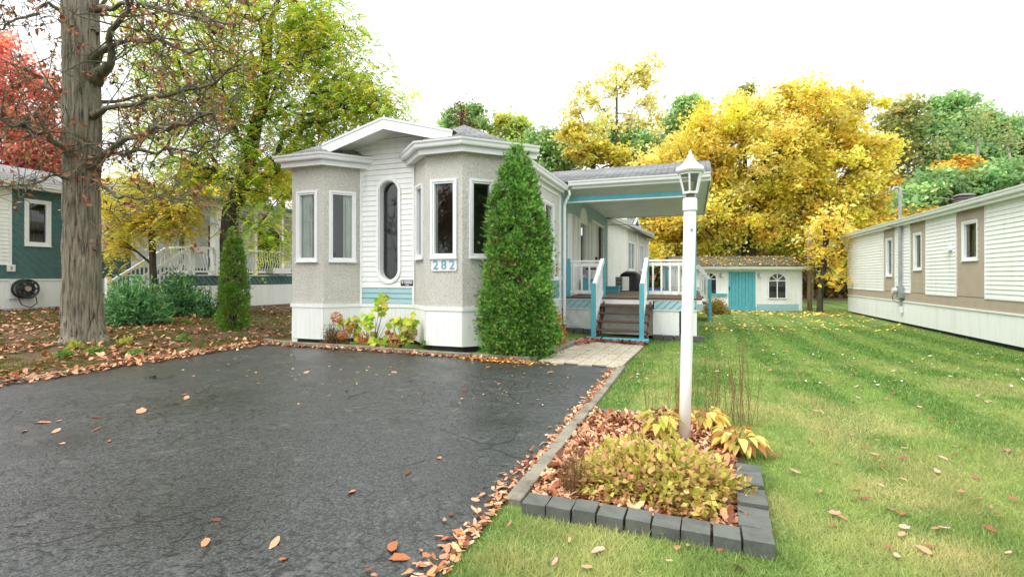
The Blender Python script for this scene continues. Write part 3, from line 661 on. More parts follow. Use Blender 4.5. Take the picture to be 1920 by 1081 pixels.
for ch, f in (('2', .18), ('8', .5), ('2', .82)):
    o = link(bpy.data.objects.new('digit', text_mesh(ch, (z1 - z0) * 1.02, .004, 'digit_blue'))); o.location = sEF.pt(s0 + (s1_ - s0) * f, .024, z0 + (z1 - z0) * .17)
    o.rotation_euler = (R(90), 0, sEF.ang); adopt(o, plate)
# small black security plaque with white print
s0, s1_, z0, z1 = sCD.rect(752.5, 776, 524.5, 535.5); sCD.box(mb := MB(), s0, s1_, .017, .026, z0, z1); sp_ = mb.build('plaque', 'black_plastic', H, bevel=.004)
mb = MB(); W_, H_ = s1_ - s0, z1 - z0
for (a, b, c, e) in ((.08, .22, .52, .86), (.12, .16, .30, .5), (.28, .93, .62, .84), (.28, .93, .36, .52), (.40, .66, .10, .22)): sCD.box(mb, s0 + a * W_, s0 + b * W_, .0265, .028, z0 + c * H_, z0 + e * H_)
mb.build('print', 'silver', sp_)

# ------------------------------------------------------------------ porch: deck, stairs, railings, roof
PO = thing('porch', 'roofed porch with teal posts, white railings and brown stairs', 'porch', (-1.5, 12.8, -0.1))
DZ, PX0, PX1, PY0, PY1 = 0.78, XR + .03, 0.08, 12.74, 20.8
n = 44
for i in range(n):
    y0 = PY0 + .06 + (PY1 - PY0 - .06) * i / n; MB().box(PX0, PX1, y0 + .003, y0 + (PY1 - PY0 - .06) / n - .003, DZ - .035, DZ).build('deck_board', 'deck_wood', PO)
MB().box(PX0 - .0, PX1 + .05, PY0 - .03, PY0 + .058, DZ - .04, DZ + .002).build('edge_board', 'brown_wood', PO)
MB().box(PX1 + .003, PX1 + .12, PY0 + .06, PY1, DZ - .04, DZ + .003).build('edge_board', 'brown_wood', PO)
df = Seg((PX0, PY0), (PX1, PY0)); dr_ = Seg((PX1, PY0), (PX1, PY1)); SX0, SX1 = -2.20, -1.06
a0, a1 = SX0 - PX0, SX1 - PX0
for (u0, u1) in ((0.0, a0 - .05), (a1 + .12, df.L)):
    diagonal(df, [(u0 + .03, .50), (u1 - .03, .50), (u1 - .03, .715), (u0 + .03, .715)], .125, 'pale_blue', PO, slope=1.0)
    df.box(mb := MB(), u0, u1, -.03, .022, .717, .738); df.box(mb, u0, u1, -.03, .024, .472, .497); mb.build('trim', 'white_wood', PO)
gz = lambda x: float(ground_z(x, PY0))
ribbed(df, 0, a0 - .05, gz(PX0) + .16, gz(SX0) + .12, .47, 'old_white', PO, .1, .0); ribbed(df, a1 + .12, df.L, gz(SX1) + .10, gz(PX1) + .08, .47, 'vinyl', PO, .1, .0)
df.box(mb := MB(), a0 - .05, a1 + .12, -.3, -.25, gz(-1.6) + .05, .74); mb.build('skirt_panel', 'old_white', PO)
df.box(mb := MB(), a0 - .05, a1 + .12, -.02, .02, .62, .738); mb.build('rim_board', 'white_wood', PO)
df.box(mb := MB(), 0, a0 - .05, -.03, -.01, gz(PX0) - .02, gz(PX0) + .2); mb.build('skirt_strip', 'old_white', PO)
ribbed(dr_, 0, dr_.L, gz(PX1) + .06, gz(PX1) + .06, .47, 'vinyl', PO, .1, .0); dr_.box(mb := MB(), 0, dr_.L, -.02, .0, .47, .74); mb.build('rim_board', 'pale_blue', PO)
df.box(mb := MB(), 0, df.L, -.4, -.36, -.5, .70); dr_.box(mb, 0, dr_.L, -.4, -.36, -.5, .7); mb.build('base', 'dark_gap', PO)  # base: near-black backing puts the under-deck shade into its colour
bm_ = MB().box(-.115, .115, -.08, .08, -.08, .09).mesh('footing_block', 'old_block')
for x in list(np.arange(PX0 + .15, SX0 - .1, .25)) + list(np.arange(SX1 + .25, PX1 + .05, .25)) + [PX1 + .05]:
    o = link(bpy.data.objects.new('footing_block', bm_)); o.location = (x, PY0 - .10 + random.uniform(-.015, .015), gz(x) + .04 + random.uniform(-.01, .01)); o.rotation_euler = (0, 0, random.uniform(-.05, .05)); adopt(o, PO)
def post(x, y, z0, z1, w=.095, mat='teal', parent=PO, name='post'):
    return MB().box(x - w / 2, x + w / 2, y - w / 2, y + w / 2, z0, z1).build(name, mat, parent, bevel=.006)
def railing(p0, p1, zf, parent, step=.18, mat='white_wood', h=.93, low=.10, bw=.042, z2=None):
    p0 = Vector((*p0, zf)); p1 = Vector((*p1, zf if z2 is None else z2)); U = Vector((0, 0, 1))
    MB().bar(p0 + U * h, p1 + U * h, .09, .045).build('top_rail', mat, parent); MB().bar(p0 + U * (h - .09), p1 + U * (h - .09), .035, .09).build('top_rail', mat, parent)
    MB().bar(p0 + U * (low + .03), p1 + U * (low + .03), .035, .09).build('bottom_rail', mat, parent)
    L = (p1 - p0).length; n_ = max(1, int(L / step))
    for i in range(n_):
        c = p0 + (p1 - p0) * ((i + .5) / n_); d = (p1 - p0).normalized(); q = Vector((d.y, -d.x, 0)).normalized() * .03
        MB().bar(c + q + U * low, c + q + U * (h - .06), bw, .03).build('baluster', mat, parent)
post(PX0 + .09, PY0 + .07, DZ - .02, DZ + 1.0); post(SX0 + .03, PY0 + .07, DZ - .1, DZ + 1.0); post(SX1 - .03, PY0 + .07, DZ - .1, DZ + 1.0); post(PX1 - .06, PY0 + .07, DZ - .02, 3.40)
railing((PX0 + .14, PY0 + .07), (SX0 - .02, PY0 + .07), DZ, PO); railing((SX1 + .02, PY0 + .07), (PX1 - .11, PY0 + .07), DZ, PO)
railing((PX1 - .06, PY0 + .12), (PX1 - .06, PY1 - 2.2), DZ, PO); post(PX1 - .06, PY1 - 2.15, DZ, DZ + 1.0); post(PX1 - .06, 19.2, DZ, 3.40)
# front stairs
zs = [.60, .43, .25, .07]; ys = [12.55, 12.30, 12.04, 11.78]
for z, y in zip(zs, ys):
    MB().box(SX0 + .02, SX1 + .10, y - .14, y - .005, z - .04, z).build('tread', 'brown_wood', PO, bevel=.006); MB().box(SX0 + .02, SX1 + .10, y + .005, y + .14, z - .04, z).build('tread', 'brown_wood', PO, bevel=.006)
for x in (SX0 + .04, SX1 + .05):
    MB().prism([(x, 12.74, .70), (x, 11.62, -.04), (x, 11.62, -.14), (x, 11.80, -.14), (x, 12.74, .42)], (.04, 0, 0)).build('stringer', 'brown_wood', PO)
g_ = float(ground_z(-1.6, 11.5)); MB().box(SX0 - .14, SX1 + .12, 11.32, 11.60, g_ + .05, g_ + .11).build('bottom_step', 'teal', PO, bevel=.01)
MB().box(SX0 - .10, SX1 + .08, 11.42, 11.58, g_ - .05, g_ + .049).build('step_gap_shade', 'dark_gap', PO)  # near-black filler paints the shade under the bottom step
for x in (SX0 + .02, SX1 - .03):
    post(x, 11.52, g_ + .11, 1.16, .10); p0 = Vector((x, 11.56, 1.05)); p1 = Vector((x, 12.74, 1.72)); U = Vector((0, 0, 1))
    MB().bar(p0, p1, .09, .12).build('top_rail', 'white_wood', PO); MB().bar(p0 - U * .80, p1 - U * .80, .04, .11).build('bottom_rail', 'white_wood', PO)
    for i in range(7):
        c = p0 + (p1 - p0) * (i + .6) / 7.2; MB().bar(c - U * .04, c - U * .82, .03, .05).build('baluster', 'white_wood', PO)
# beam, ceiling, fascia, gutter and shingled roof of the porch
RY0, RX1_, RYB, CZ = 12.42, 0.37, 19.4, 3.60
b0 = (PX0 + .05, PY0 + .07); b1 = (PX1 - .02, PY0 + .07)
MB().box(b0[0], b1[0], b0[1] - .045, b0[1] + .045, 3.27, 3.39).build('beam', 'teal', PO); MB().box(b0[0], b1[0], b0[1] - .055, b0[1] + .05, 3.235, 3.268).build('beam_trim', 'white_wood', PO)
MB().box(PX1 - .09, PX1 - .03, PY0 + .13, 19.1, 3.25, 3.39).build('beam', 'teal', PO)
for x in (PX1 - .06,):
    for y in (PY0 + .07, 19.2): MB().box(x - .04, x + .04, y - .04, y + .04, 3.40, CZ).build('post_head', 'teal', PO)
for i in range(36):
    y0 = RY0 + .12 + (RYB - RY0 - .12) * i / 36; MB().box(XR + .02, RX1_ - .02, y0 + .004, y0 + (RYB - RY0 - .12) / 36 - .004, CZ, CZ + .012 + .001 * (i % 2)).build('soffit_board', 'soffit', PO)
MB().box(XR + .02, RX1_ - .02, RY0 + .1, RYB, CZ + .014, CZ + .05).build('ceiling', 'soffit', PO)
fz = CZ + .01
MB().box(XR + .28, RX1_, RY0 + .08, RY0 + .10, CZ - .05, CZ + .10).build('fascia', 'white_metal', PO); MB().box(RX1_, RX1_ + .02, RY0 + .08, RYB, CZ - .05, CZ + .12).build('fascia', 'white_metal', PO)
MB().box(XR + .15, RX1_, RYB + .001, RYB + .02, CZ - .05, CZ + .12).build('fascia', 'white_metal', PO)
sweep([(XR + .20, RY0 + .08, 0), (RX1_ + .01, RY0 + .08, 0)], [(o, z + CZ + .02) for o, z in GUT], 'white_metal', 'gutter', PO)
ry, rz = 14.5, 4.46
sheet('roof', [(XR + .25, RY0, CZ + .13), (RX1_ + .04, RY0, CZ + .13), (RX1_ + .04, ry, rz), (-5.0, ry, rz), (-5.0, 13.9, 4.26)], .05, 'shingle', PO, (1, 0, 0))
sheet('roof', [(RX1_ + .04, ry, rz), (RX1_ + .04, RYB + .1, CZ + .13), (XR + .0, RYB + .1, CZ + .13), (-5.0, ry, rz)], .05, 'shingle', PO, (-1, 0, 0))
MB().prism([(RX1_ + .001, RY0 + .1, CZ + .1), (RX1_ + .001, RYB, CZ + .1), (RX1_ + .001, ry, rz - .06)], (.018, 0, 0)).build('gable_panel', 'vinyl', PO)
# a hook and chain under the front fascia
hx = xa(1166, RY0 + .2); MB().tube([(hx, RY0 + .2, CZ), (hx, RY0 + .2, CZ - .17)], .006, 5).build('hook', 'grey_metal', PO)
# side stairs at the far right of the deck
zz_ = float(ground_z(.5, 19.6))
for i in range(4): MB().box(PX1 + .13 + .11 * i, PX1 + .26 + .11 * i, 18.75, 20.3, DZ - .20 * (i + 1) - .04, DZ - .20 * (i + 1)).build('tread', 'brown_wood', PO)
for y in (18.75, 20.3):
    MB().bar((PX1 + .05, y, DZ + .95), (PX1 + .46, y, DZ + .42), .06, .12).build('top_rail', 'white_wood', PO); MB().bar((PX1 + .05, y, DZ + .15), (PX1 + .46, y, DZ - .38), .04, .09).build('bottom_rail', 'white_wood', PO)
    for i in range(3): MB().bar((PX1 + .17 + .1 * i, y, DZ - .03 - .13 * i), (PX1 + .17 + .1 * i, y, DZ + .78 - .13 * i), .04, .03).build('baluster', 'white_wood', PO)
    post(PX1 + .47, y, zz_, DZ + .45)
# rear railing and steps
post(-1.0, PY1 - .06, DZ, DZ + .92); post(-.2, PY1 + .9, zz_, DZ + .5)
railing((PX1 - .1, PY1 - .06), (-.95, PY1 - .06), DZ, PO)
#@@OBJECTS

# ------------------------------------------------------------------ things on the porch
def along(px, py_, z): p = at(px, py_, z); return p
c = at(1182, 540, 18.6); GR = thing('covered_grill', 'barbecue grill under a wrinkled black cover on the porch deck', 'grill', (c[0], c[1], DZ))
prof = []
nu, nv = 28, 12; V = []; Fc = []
for j in range(nv):
    f = j / (nv - 1); hh = .02 + .72 * f; sh = 1 - .16 * f ** 2 if f < .75 else (1 - .16 * f ** 2) * (1 - ((f - .75) / .25) ** 2 * .55)
    for i in range(nu):
        a = 2 * math.pi * i / nu; e = .5; cx, sy = math.cos(a), math.sin(a); q = (abs(cx) ** 4 + abs(sy) ** 4) ** -.25
        wr = 1 + .05 * math.sin(7 * a + 2 * f) * (1 - f * .5) + .03 * math.sin(13 * a + 5 * f)
        V.append((c[0] + .40 * cx * q * sh * wr, c[1] + .30 * sy * q * sh * wr, DZ + hh))
Fc = [(j * nu + i, j * nu + (i + 1) % nu, (j + 1) * nu + (i + 1) % nu, (j + 1) * nu + i) for j in range(nv - 1) for i in range(nu)] + [tuple(range((nv - 1) * nu, nv * nu))]
MB().add(V, Fc).build('cover', 'black_vinyl', GR, smooth=True)
for sx_ in (-.28, .28):
    for sy_ in (-.2, .2): MB().lathe((c[0] + sx_, c[1] + sy_, DZ), [(.03, 0), (.035, .01), (.035, .05), (.03, .06)], 10).build('wheel', 'black_plastic', GR)
c = at(1166, 541, 17.9); AC = thing('air_conditioner', 'white outdoor air conditioner with black fan grille beside the covered grill', 'air conditioner', (c[0], c[1], DZ))
sg = Seg((c[0] - .22, c[1] - .12), (c[0] + .05, c[1] - .26)); 
MB().prism([sg.pt(0, 0, DZ + .03), sg.pt(.32, 0, DZ + .03), sg.pt(.32, -.40, DZ + .03), sg.pt(0, -.40, DZ + .03)], (0, 0, .50)).build('casing', 'cream_plastic', AC, bevel=.015)
sg.box(mb := MB(), .03, .30, .001, .006, DZ + .07, DZ + .49); mb.build('fan_dark_sheet', 'dark_gap', AC)  # near-black sheet on the solid casing paints its dark inside
for i in range(8): sg.box(mb := MB(), .03, .30, .007, .014, DZ + .09 + .05 * i, DZ + .105 + .05 * i); mb.build('slat', 'cream_plastic', AC)
for i in (0, 1): sg.box(mb := MB(), .03 + .22 * i, .08 + .22 * i, -.38, -.02, DZ, DZ + .029); mb.build('foot', 'black_plastic', AC)
c = at(1150, 545, 16.6); TB = thing('step_box', 'low teal wooden step box on the porch deck', 'step', (c[0], c[1], DZ))
MB().box(c[0] - .38, c[0] + .22, c[1] - .25, c[1] + .25, DZ + .16, DZ + .21).build('lid', 'teal', TB, bevel=.006); MB().box(c[0] - .35, c[0] + .19, c[1] - .22, c[1] + .22, DZ + .001, DZ + .159).build('box', 'teal', TB)
c = at(1107, 531, 14.6); TC = thing('storage_box', 'teal storage box behind the porch railing by the pilasters', 'box', (c[0], c[1], DZ))
MB().box(c[0] - .17, c[0] + .17, c[1] - .25, c[1] + .25, DZ + .001, DZ + .43).build('body', 'teal', TC, bevel=.01); MB().box(c[0] - .19, c[0] + .19, c[1] - .27, c[1] + .27, DZ + .431, DZ + .47).build('lid', 'teal', TC, bevel=.006)
c = at(1112, 500, 15.4); TT = thing('side_table', 'tall narrow table with brown top on the porch', 'table', (c[0], c[1], DZ))
MB().box(c[0] - .2, c[0] + .26, c[1] - .2, c[1] + .2, DZ + .74, DZ + .80).build('tabletop', 'brown_wood', TT, bevel=.005)
for i in (-.16, .2):
    for j in (-.16, .16): MB().box(c[0] + i - .015, c[0] + i + .015, c[1] + j - .015, c[1] + j + .015, DZ, DZ + .739).build('leg', 'grey_metal', TT)
for i, px in enumerate((1219, 1233)):
    c = at(px, 545, 23.5 + .5 * i); g_ = float(ground_z(c[0], c[1])); lb = ('blue recycling barrel with closed lid standing behind the porch deck', 'blue recycling barrel with a green band behind the porch deck')[1 - i]
    bb = thing('recycling_barrel', lb, 'barrel', (c[0], c[1], g_)); MB().lathe((c[0], c[1], g_), [(.22, 0), (.25, .05), (.27, .8), (.27, .9)], 16).build('body', 'blue_plastic', bb, smooth=True)
    MB().lathe((c[0], c[1], g_ + .90), [(.28, 0), (.29, .03), (.27, .07), (.1, .09)], 16).build('lid', 'blue_plastic', bb)
    if i == 0: MB().lathe((c[0], c[1], g_ + .5), [(.268, 0), (.272, .0), (.275, .2), (.268, .2)], 16).build('band', 'green_metal', bb)
a = at(1138, 421, 19.4); b = at(1297, 419.5, 19.0)
tag(MB().tube([a, (a + b) / 2 - np.array([0, 0, .015]), b], .010, 6).build('clothesline', 'wire'), 'thin black line strung under the porch roof', 'line')

# ------------------------------------------------------------------ right neighbour's home
NX = 6.40; RH = thing('mobile_home', 'long white clapboard mobile home with taupe panels and three narrow windows', 'house', (8.6, 18, -.25))
rw = Seg((NX, 25.6), (NX, 7.0))          # seen from outside (from -X) the far end is on the left
SKT, BND, WTP = 0.53, 0.82, 2.97
cols = [(1658.7, 1679.7), (1708.9, 1737.7), (1796, 1849)]; wins = [(1662.6, 1674.5, 446.6, 517.8), (1714.4, 1729.8, 436, 506), (1805.5, 1835.5, 413, 488)]
cs = [tuple(rw.sx(p) for p in c_) for c_ in cols]; ws = [rw.rect(*w_) for w_ in wins]
wall(rw, 0, rw.L, SKT, 3.1, ws, 'taupe', RH)
for w_ in ws: window(rw, w_, RH, .08, cur(w_, (-.05, .42)), shade='curtain')
edges = [0.0] + [x for c_ in cs for x in c_] + [rw.L]
for i in range(0, len(edges), 2):
    a, b = edges[i] + .03, edges[i + 1] - .03
    siding(rw, a, b, BND, WTP, ROW, 'vinyl', RH, d=.012); rw.box(mb := MB(), a - .03, a, 0, .035, BND - .03, WTP); rw.box(mb, b, b + .03, 0, .035, BND - .03, WTP); rw.box(mb, a, b, 0, .033, BND - .03, BND - .001); mb.build('trim', 'vinyl', RH)
for (c0, c1), w_ in zip(cs, ws):
    diagonal(rw, [(c0, BND), (c1, BND), (c1, WTP), (c0, WTP)], .075, 'taupe', RH, slope=-1.5, joined=True, cuts=[w_])
diagonal(rw, [(0, SKT), (rw.L, SKT), (rw.L, BND - .031), (0, BND - .031)], .075, 'taupe', RH, slope=-1.5, joined=True)
ribbed(rw, 0, rw.L, -.19, -.13, SKT - .04, 'vinyl', RH, .1, .02); rw.box(mb := MB(), 0, rw.L, -.03, .045, SKT - .04, SKT); mb.build('skirt_trim', 'vinyl', RH)
rw.box(mb := MB(), 0, rw.L, -.2, -.03, -.5, SKT); mb.build('base', 'dark_gap', RH)  # base: shade below this home's skirting is put into the black colour
wall(Seg((NX + 4.3, 25.6), (NX, 25.6)), .13, 4.15, -.2, 3.1, [], 'vinyl', RH); wall(Seg((NX, 7.0), (NX + 4.3, 7.0)), 0, 4.3, -.2, 3.1, [], 'vinyl', RH); wall(Seg((NX + 4.3, 7.0), (NX + 4.3, 25.6)), 0, 18.6, -.2, 3.1, [], 'vinyl', RH)
MB().box(NX + .13, NX + 4.2, 7.2, 25.4, .5, .55).build('floor', 'interior', RH); MB().box(NX + 1.6, NX + 1.7, 7.2, 25.4, .56, 3.0).build('partition', 'interior', RH)
ep = [(NX, 25.75, 0), (NX, 6.8, 0)]
sweep(ep, rectprof(-.1, .16, WTP - .01, WTP + .005), 'soffit', 'soffit', RH); sweep(ep, rectprof(.16, .18, WTP - .03, WTP + .12), 'white_metal', 'fascia', RH); sweep(ep, [(o + .181, z + WTP + .05) for o, z in GUT], 'white_metal', 'gutter', RH)
MB().tube([(NX - .24, 25.7, 2.99), (NX - .2, 25.72, 2.9), (NX - .05, 25.72, 2.78), (NX - .04, 25.72, 2.4)], .04, 8).build('downspout', 'white_metal', RH)
sheet('roof', [(NX - .17, 25.8, 3.13), (NX - .17, 6.8, 3.13), (NX + 2.2, 6.8, 3.62), (NX + 2.2, 25.8, 3.62)], .05, 'shingle', RH, (0, 1, 0)); sheet('roof', [(NX + 2.2, 25.8, 3.62), (NX + 2.2, 6.8, 3.62), (NX + 4.5, 6.8, 3.1), (NX + 4.5, 25.8, 3.1)], .05, 'shingle', RH, (0, 1, 0))
vy = ya(1811, NX + .9); vz = 3.35; vt = MB().box(NX + .7, NX + 1.0, vy - .16, vy + .16, vz - .15, vz + .2).build('roof_vent', 'brown_metal', RH)
for k in range(3): MB().lathe((NX + .85, vy, vz + .02 + .075 * k), [(.27, 0), (.24, .04), (.22, .045)], 4, math.pi / 4).build('louvre', 'brown_metal', vt)
MB().lathe((NX + .85, vy, vz + .25), [(.29, 0), (.28, .02), (.17, .07), (.03, .08)], 4, math.pi / 4).build('vent_cap', 'brown_metal', vt)
my = ya(1689, NX - .08); sm = 25.6 - my
MB().tube([(NX - .10, my, .95), (NX - .10, my, 4.05), (NX - .10, my, 4.12), (NX - .16, my, 4.20), (NX - .26, my, 4.20), (NX - .30, my, 4.12)], .045, 10).build('service_mast', 'grey_metal', RH)
MB().tube([(NX - .10, my, 3.0), (NX - .10, my, 2.7)], .05, 10).build('mast_clamp', 'grey_metal', RH)
mbx = MB().box(NX - .17, NX - .001, my - .14, my + .14, .62, 1.0).build('meter_box', 'grey_metal', RH, bevel=.01); MB().tube([(NX - .18, my + .06, .86), (NX - .30, my + .06, .86)], .085, 14).build('meter', 'silver', mbx)
MB().tube([(NX - .09, my, .62), (NX - .09, my, .15)], .035, 8).build('conduit', 'grey_metal', RH); MB().box(NX - .13, NX - .03, my - .06, my + .06, .15, .35).build('junction_box', 'cream_plastic', RH)
MB().tube([(NX - .18, my + .1, .8), (NX - .2, my + .3, .7), (NX - .2, my + .33, .55), (NX - .1, my + .15, .45)], .01, 6).build('cable', 'wire', RH)
MB().tube([(NX - .05, my + .6, 3.15), (NX - .28, my + .5, 3.0), (NX - .2, my + .1, 2.92), (NX - .1, my, 3.0)], .012, 6).build('cable', 'wire', RH)
s_ = rw.sx(1784); rw.box(mb := MB(), s_ - .05, s_ + .12, .02, .16, 2.0, 2.05); rw.box(mb, s_ + .03, s_ + .10, .02, .07, 2.05, 2.16); mb.build('vent_hood', 'white_metal', RH)

# ------------------------------------------------------------------ shed
zS = 22.6; cS = dirxy(1390) * zS; gS = -0.25; SH = thing('garden_shed', 'white garden shed with teal plank door and arched windows under a leafy roof', 'shed', (cS[0], cS[1], gS))
pS = zS / FPX; sf = Seg(cS - RT * 112 * pS, cS + RT * 110 * pS); hz = lambda py: CAM_H + (HY - py) * pS; so = 112 * pS
dS = (so - 25 * pS, so + 26 * pS, gS + .03, hz(509)); wL = (so - 75 * pS, so - 47 * pS, hz(555), hz(511)); wR = (so + 50 * pS, so + 83 * pS, hz(559), hz(512))
EZ = hz(500)
wall(sf, 0, sf.L, gS - .1, EZ, [], 'vinyl', SH, t=.1)
siding(sf, .06, sf.L - .06, gS + .32, EZ - .02, .101, 'vinyl', SH, cuts=[dS, wL, wR], joined=True); siding(sf, .06, dS[0] - .05, gS + .02, gS + .318, .1, 'pale_blue', SH, joined=True); siding(sf, dS[1] + .05, sf.L - .06, gS + .02, gS + .318, .1, 'pale_blue', SH, joined=True)
sd1 = Seg(sf.pt(sf.L, 0, 0)[:2], sf.pt(sf.L, -3.0, 0)[:2]); wall(sd1, 0, 3.0, gS - .1, EZ, [], 'vinyl', SH); wall(Seg(sf.pt(0, -3, 0)[:2], sf.pt(0, 0, 0)[:2]), 0, 3.0, gS - .1, EZ, [], 'vinyl', SH); wall(Seg(sf.pt(sf.L, -3, 0)[:2], sf.pt(0, -3, 0)[:2]), 0, sf.L, gS - .1, EZ, [], 'vinyl', SH)
sf.box(mb := MB(), sf.L - .06, sf.L + .02, -.06, .03, gS, EZ); mb.build('corner_trim', 'vinyl', SH); sf.box(mb := MB(), -.02, .06, -.06, .03, gS, EZ); mb.build('corner_trim', 'vinyl', SH)
dS_o = MB(); sf.box(dS_o, dS[0] - .05, dS[0], 0, .04, gS, dS[3] + .05); sf.box(dS_o, dS[1], dS[1] + .05, 0, .04, gS, dS[3] + .05); sf.box(dS_o, dS[0], dS[1], 0, .04, dS[3], dS[3] + .05); dd_ = dS_o.build('door', 'vinyl', SH)
for i in range(8):
    a = dS[0] + (dS[1] - dS[0]) * i / 8; sf.box(mb := MB(), a + .007, a + (dS[1] - dS[0]) / 8 - .007, .002, .03 + .006 * (i % 2), dS[2] + .13, dS[3] - .002); mb.build('plank', 'teal', dd_)
sf.box(mb := MB(), dS[0] - .02, dS[1] + .01, .031, .06, dS[2], dS[2] + .17); mb.build('kick_board', 'teal', dd_); sf.box(mb := MB(), dS[0] + .02, dS[0] + .05, .034, .07, gS + .95, gS + 1.12); mb.build('latch', 'black_plastic', dd_)
for (a, b, z0, z1) in (wL, wR):
    cx = (a + b) / 2; rr = (b - a) / 2; zc_ = z1 - rr * .85; N2 = 14
    out = [(a, z0), (b, z0)] + [(cx + rr * math.cos(q), zc_ + rr * .85 * math.sin(q)) for q in np.linspace(0, math.pi, N2)]
    mb = MB(); mb.prism([sf.pt(x, .018, z) for x, z in out], tuple(np.append(sf.n * .01, 0))); pw = mb.build('window', 'navy', SH)
    fr = MB(); pts = out + [out[0]]
    for p, q in zip(pts[:-1], pts[1:]): fr.bar(sf.pt(p[0], .035, p[1]), sf.pt(q[0], .035, q[1]), .045, .045)
    sf.box(fr, cx - .02, cx + .02, .03, .045, z0, zc_ + rr * .8); sf.box(fr, a, b, .03, .047, zc_ - .02, zc_ + .02)
    for q in (math.pi * .27, math.pi * .73): fr.bar(sf.pt(cx, .038, zc_), sf.pt(cx + rr * math.cos(q), .038, zc_ + rr * .85 * math.sin(q)), .03, .03)
    fr.build('frame', 'white_metal', pw); MB().add([sf.pt(x, .030, z) for x, z in out], [tuple(range(len(out)))]).build('pane', 'glass', pw)
for px in (1352, 1423.5):
    a = so + (px - 1390) * pS; z = hz(516); mb = MB(); sf.box(mb, a - .07, a + .07, .02, .05, z - .10, z + .10); sf.box(mb, a - .05, a + .05, .05, .15, z - .07, z + .05); sf.box(mb, a - .065, a + .065, .05, .165, z + .051, z + .08); mb.build('wall_lamp', 'silver', SH)
RV = EZ + .54
p = sf.pt
sheet('roof', [p(-.25, .28, EZ - .02), p(sf.L + .25, .28, EZ - .02), p(sf.L + .25, -1.35, RV), p(-.25, -1.35, RV)], .05, 'shed_shingle', SH); sheet('roof', [p(sf.L + .25, -3.2, EZ), p(-.25, -3.2, EZ), p(-.25, -1.35, RV), p(sf.L + .25, -1.35, RV)], .05, 'shed_shingle', SH)
sf.box(mb := MB(), -.25, sf.L + .25, .29, .31, EZ - .14, EZ - .03); sf.box(mb, -.25, sf.L + .25, 0, .29, EZ - .13, EZ - .12); mb.build('fascia', 'white_metal', SH)
sweep([(*p(-.25, .31, 0)[:2], 0), (*p(sf.L + .27, .31, 0)[:2], 0)], [(o * .8, z * .8 + EZ - .10) for o, z in GUT], 'white_metal', 'gutter', SH)
for a in (0, sf.L): MB().prism([p(a, 0, EZ), p(a, -3, EZ), p(a, -1.35, RV - .05)], tuple(np.append(sf.u * .01, 0))).build('gable_panel', 'vinyl', SH)
sf.box(mb := MB(), so - 64 * pS, so - 28 * pS, .03, .09, hz(554), hz(550)); mb.build('shelf', 'teal', SH)
sd1.box(mb := MB(), 0, .1, .02, .10, gS, EZ); mb.build('downspout', 'white_metal', SH)

# ------------------------------------------------------------------ left neighbour's home with its roofed deck
LX = -19.4; LH = thing('mobile_home', 'white and dark green mobile home with diagonal siding behind the leafy yard', 'house', (-21, 12, .3))
lw = Seg((LX, 2.0), (LX, 24.0)); gL = .30
SKL = 1.24; WTL = 4.0
wl1 = lw.rect(45, 95, 375, 461); wl2 = lw.rect(188, 222, 392, 470); wl3 = (lw.sx(330), lw.sx(352), 1.4, 3.5); wl4 = (lw.sx(385), lw.sx(452), 1.5, 3.6); wl5 = (lw.sx(470), lw.sx(535), 1.5, 3.6)  # last two windows enlarged to darken the wall behind the deck
wsl = [wl1, wl2, wl3, wl4, wl5]
wall(lw, 0, lw.L, gL - .2, WTL, wsl, 'vinyl', LH)
for w_ in wsl: window(lw, w_, LH, .12, [(w_[0], w_[1])], shade='shutter_brown', cdepth=.04)
ga0, ga1 = lw.sx(21), lw.sx(117); gb0, gb1 = lw.sx(186), lw.sx(245); ZP = 1.66
diagonal(lw, [(ga0, ZP), (ga1, ZP), (ga1, WTL), (ga0, WTL)], .16, 'dark_green', LH, slope=-1.0, cuts=[wl1])
diagonal(lw, [(gb0, ZP), (gb1, ZP), (gb1, WTL), (gb0, WTL)], .16, 'dark_green', LH, slope=-1.0, cuts=[wl2])
diagonal(lw, [(0, SKL), (lw.L, SKL), (lw.L, ZP - .001), (0, ZP - .001)], .16, 'dark_green', LH, slope=-1.0, joined=True)
for (a, b) in ((4.0, ga0), (ga1, gb0), (gb1, lw.L)):
    siding(lw, a + .06, b - .06, ZP + .03, WTL, .115, 'vinyl', LH, cuts=[w_ for w_ in wsl if a < w_[0] < b], joined=True, d=.008)
    lw.box(mb := MB(), a, a + .06, 0, .04, ZP, WTL); lw.box(mb, b - .06, b, 0, .04, ZP, WTL); lw.box(mb, a + .06, b - .06, 0, .038, ZP, ZP + .03); mb.build('trim', 'vinyl', LH)
ribbed(lw, 0, lw.L, gL + .05, gL + .05, SKL - .05, 'vinyl', LH, .11, .02); lw.box(mb := MB(), 0, lw.L, -.02, .045, SKL - .05, SKL); mb.build('skirt_trim', 'vinyl', LH)
lw.box(mb := MB(), 0, lw.L, -.2, -.13, gL - .3, SKL); mb.build('base', 'dark_gap', LH)  # base: black backing, shade under the skirting put into its colour
ep = [(LX, 1.8, 0), (LX, 24.2, 0)]
sweep(ep, rectprof(-.1, .40, WTL, WTL + .015), 'soffit', 'soffit', LH); sweep(ep, rectprof(.40, .42, WTL - .02, WTL + .13), 'white_metal', 'fascia', LH); sweep(ep, [(o + .421, z + WTL + .06) for o, z in GUT], 'white_metal', 'gutter', LH)
sheet('roof', [(LX + .45, 1.8, WTL + .15), (LX + .45, 24.2, WTL + .15), (LX - 2.3, 24.2, 5.05), (LX - 2.3, 1.8, 5.05)], .05, 'shingle', LH, (0, 1, 0)); sheet('roof', [(LX - 2.3, 1.8, 5.05), (LX - 2.3, 24.2, 5.05), (LX - 5, 24.2, 4.1), (LX - 5, 1.8, 4.1)], .05, 'shingle', LH, (0, 1, 0))
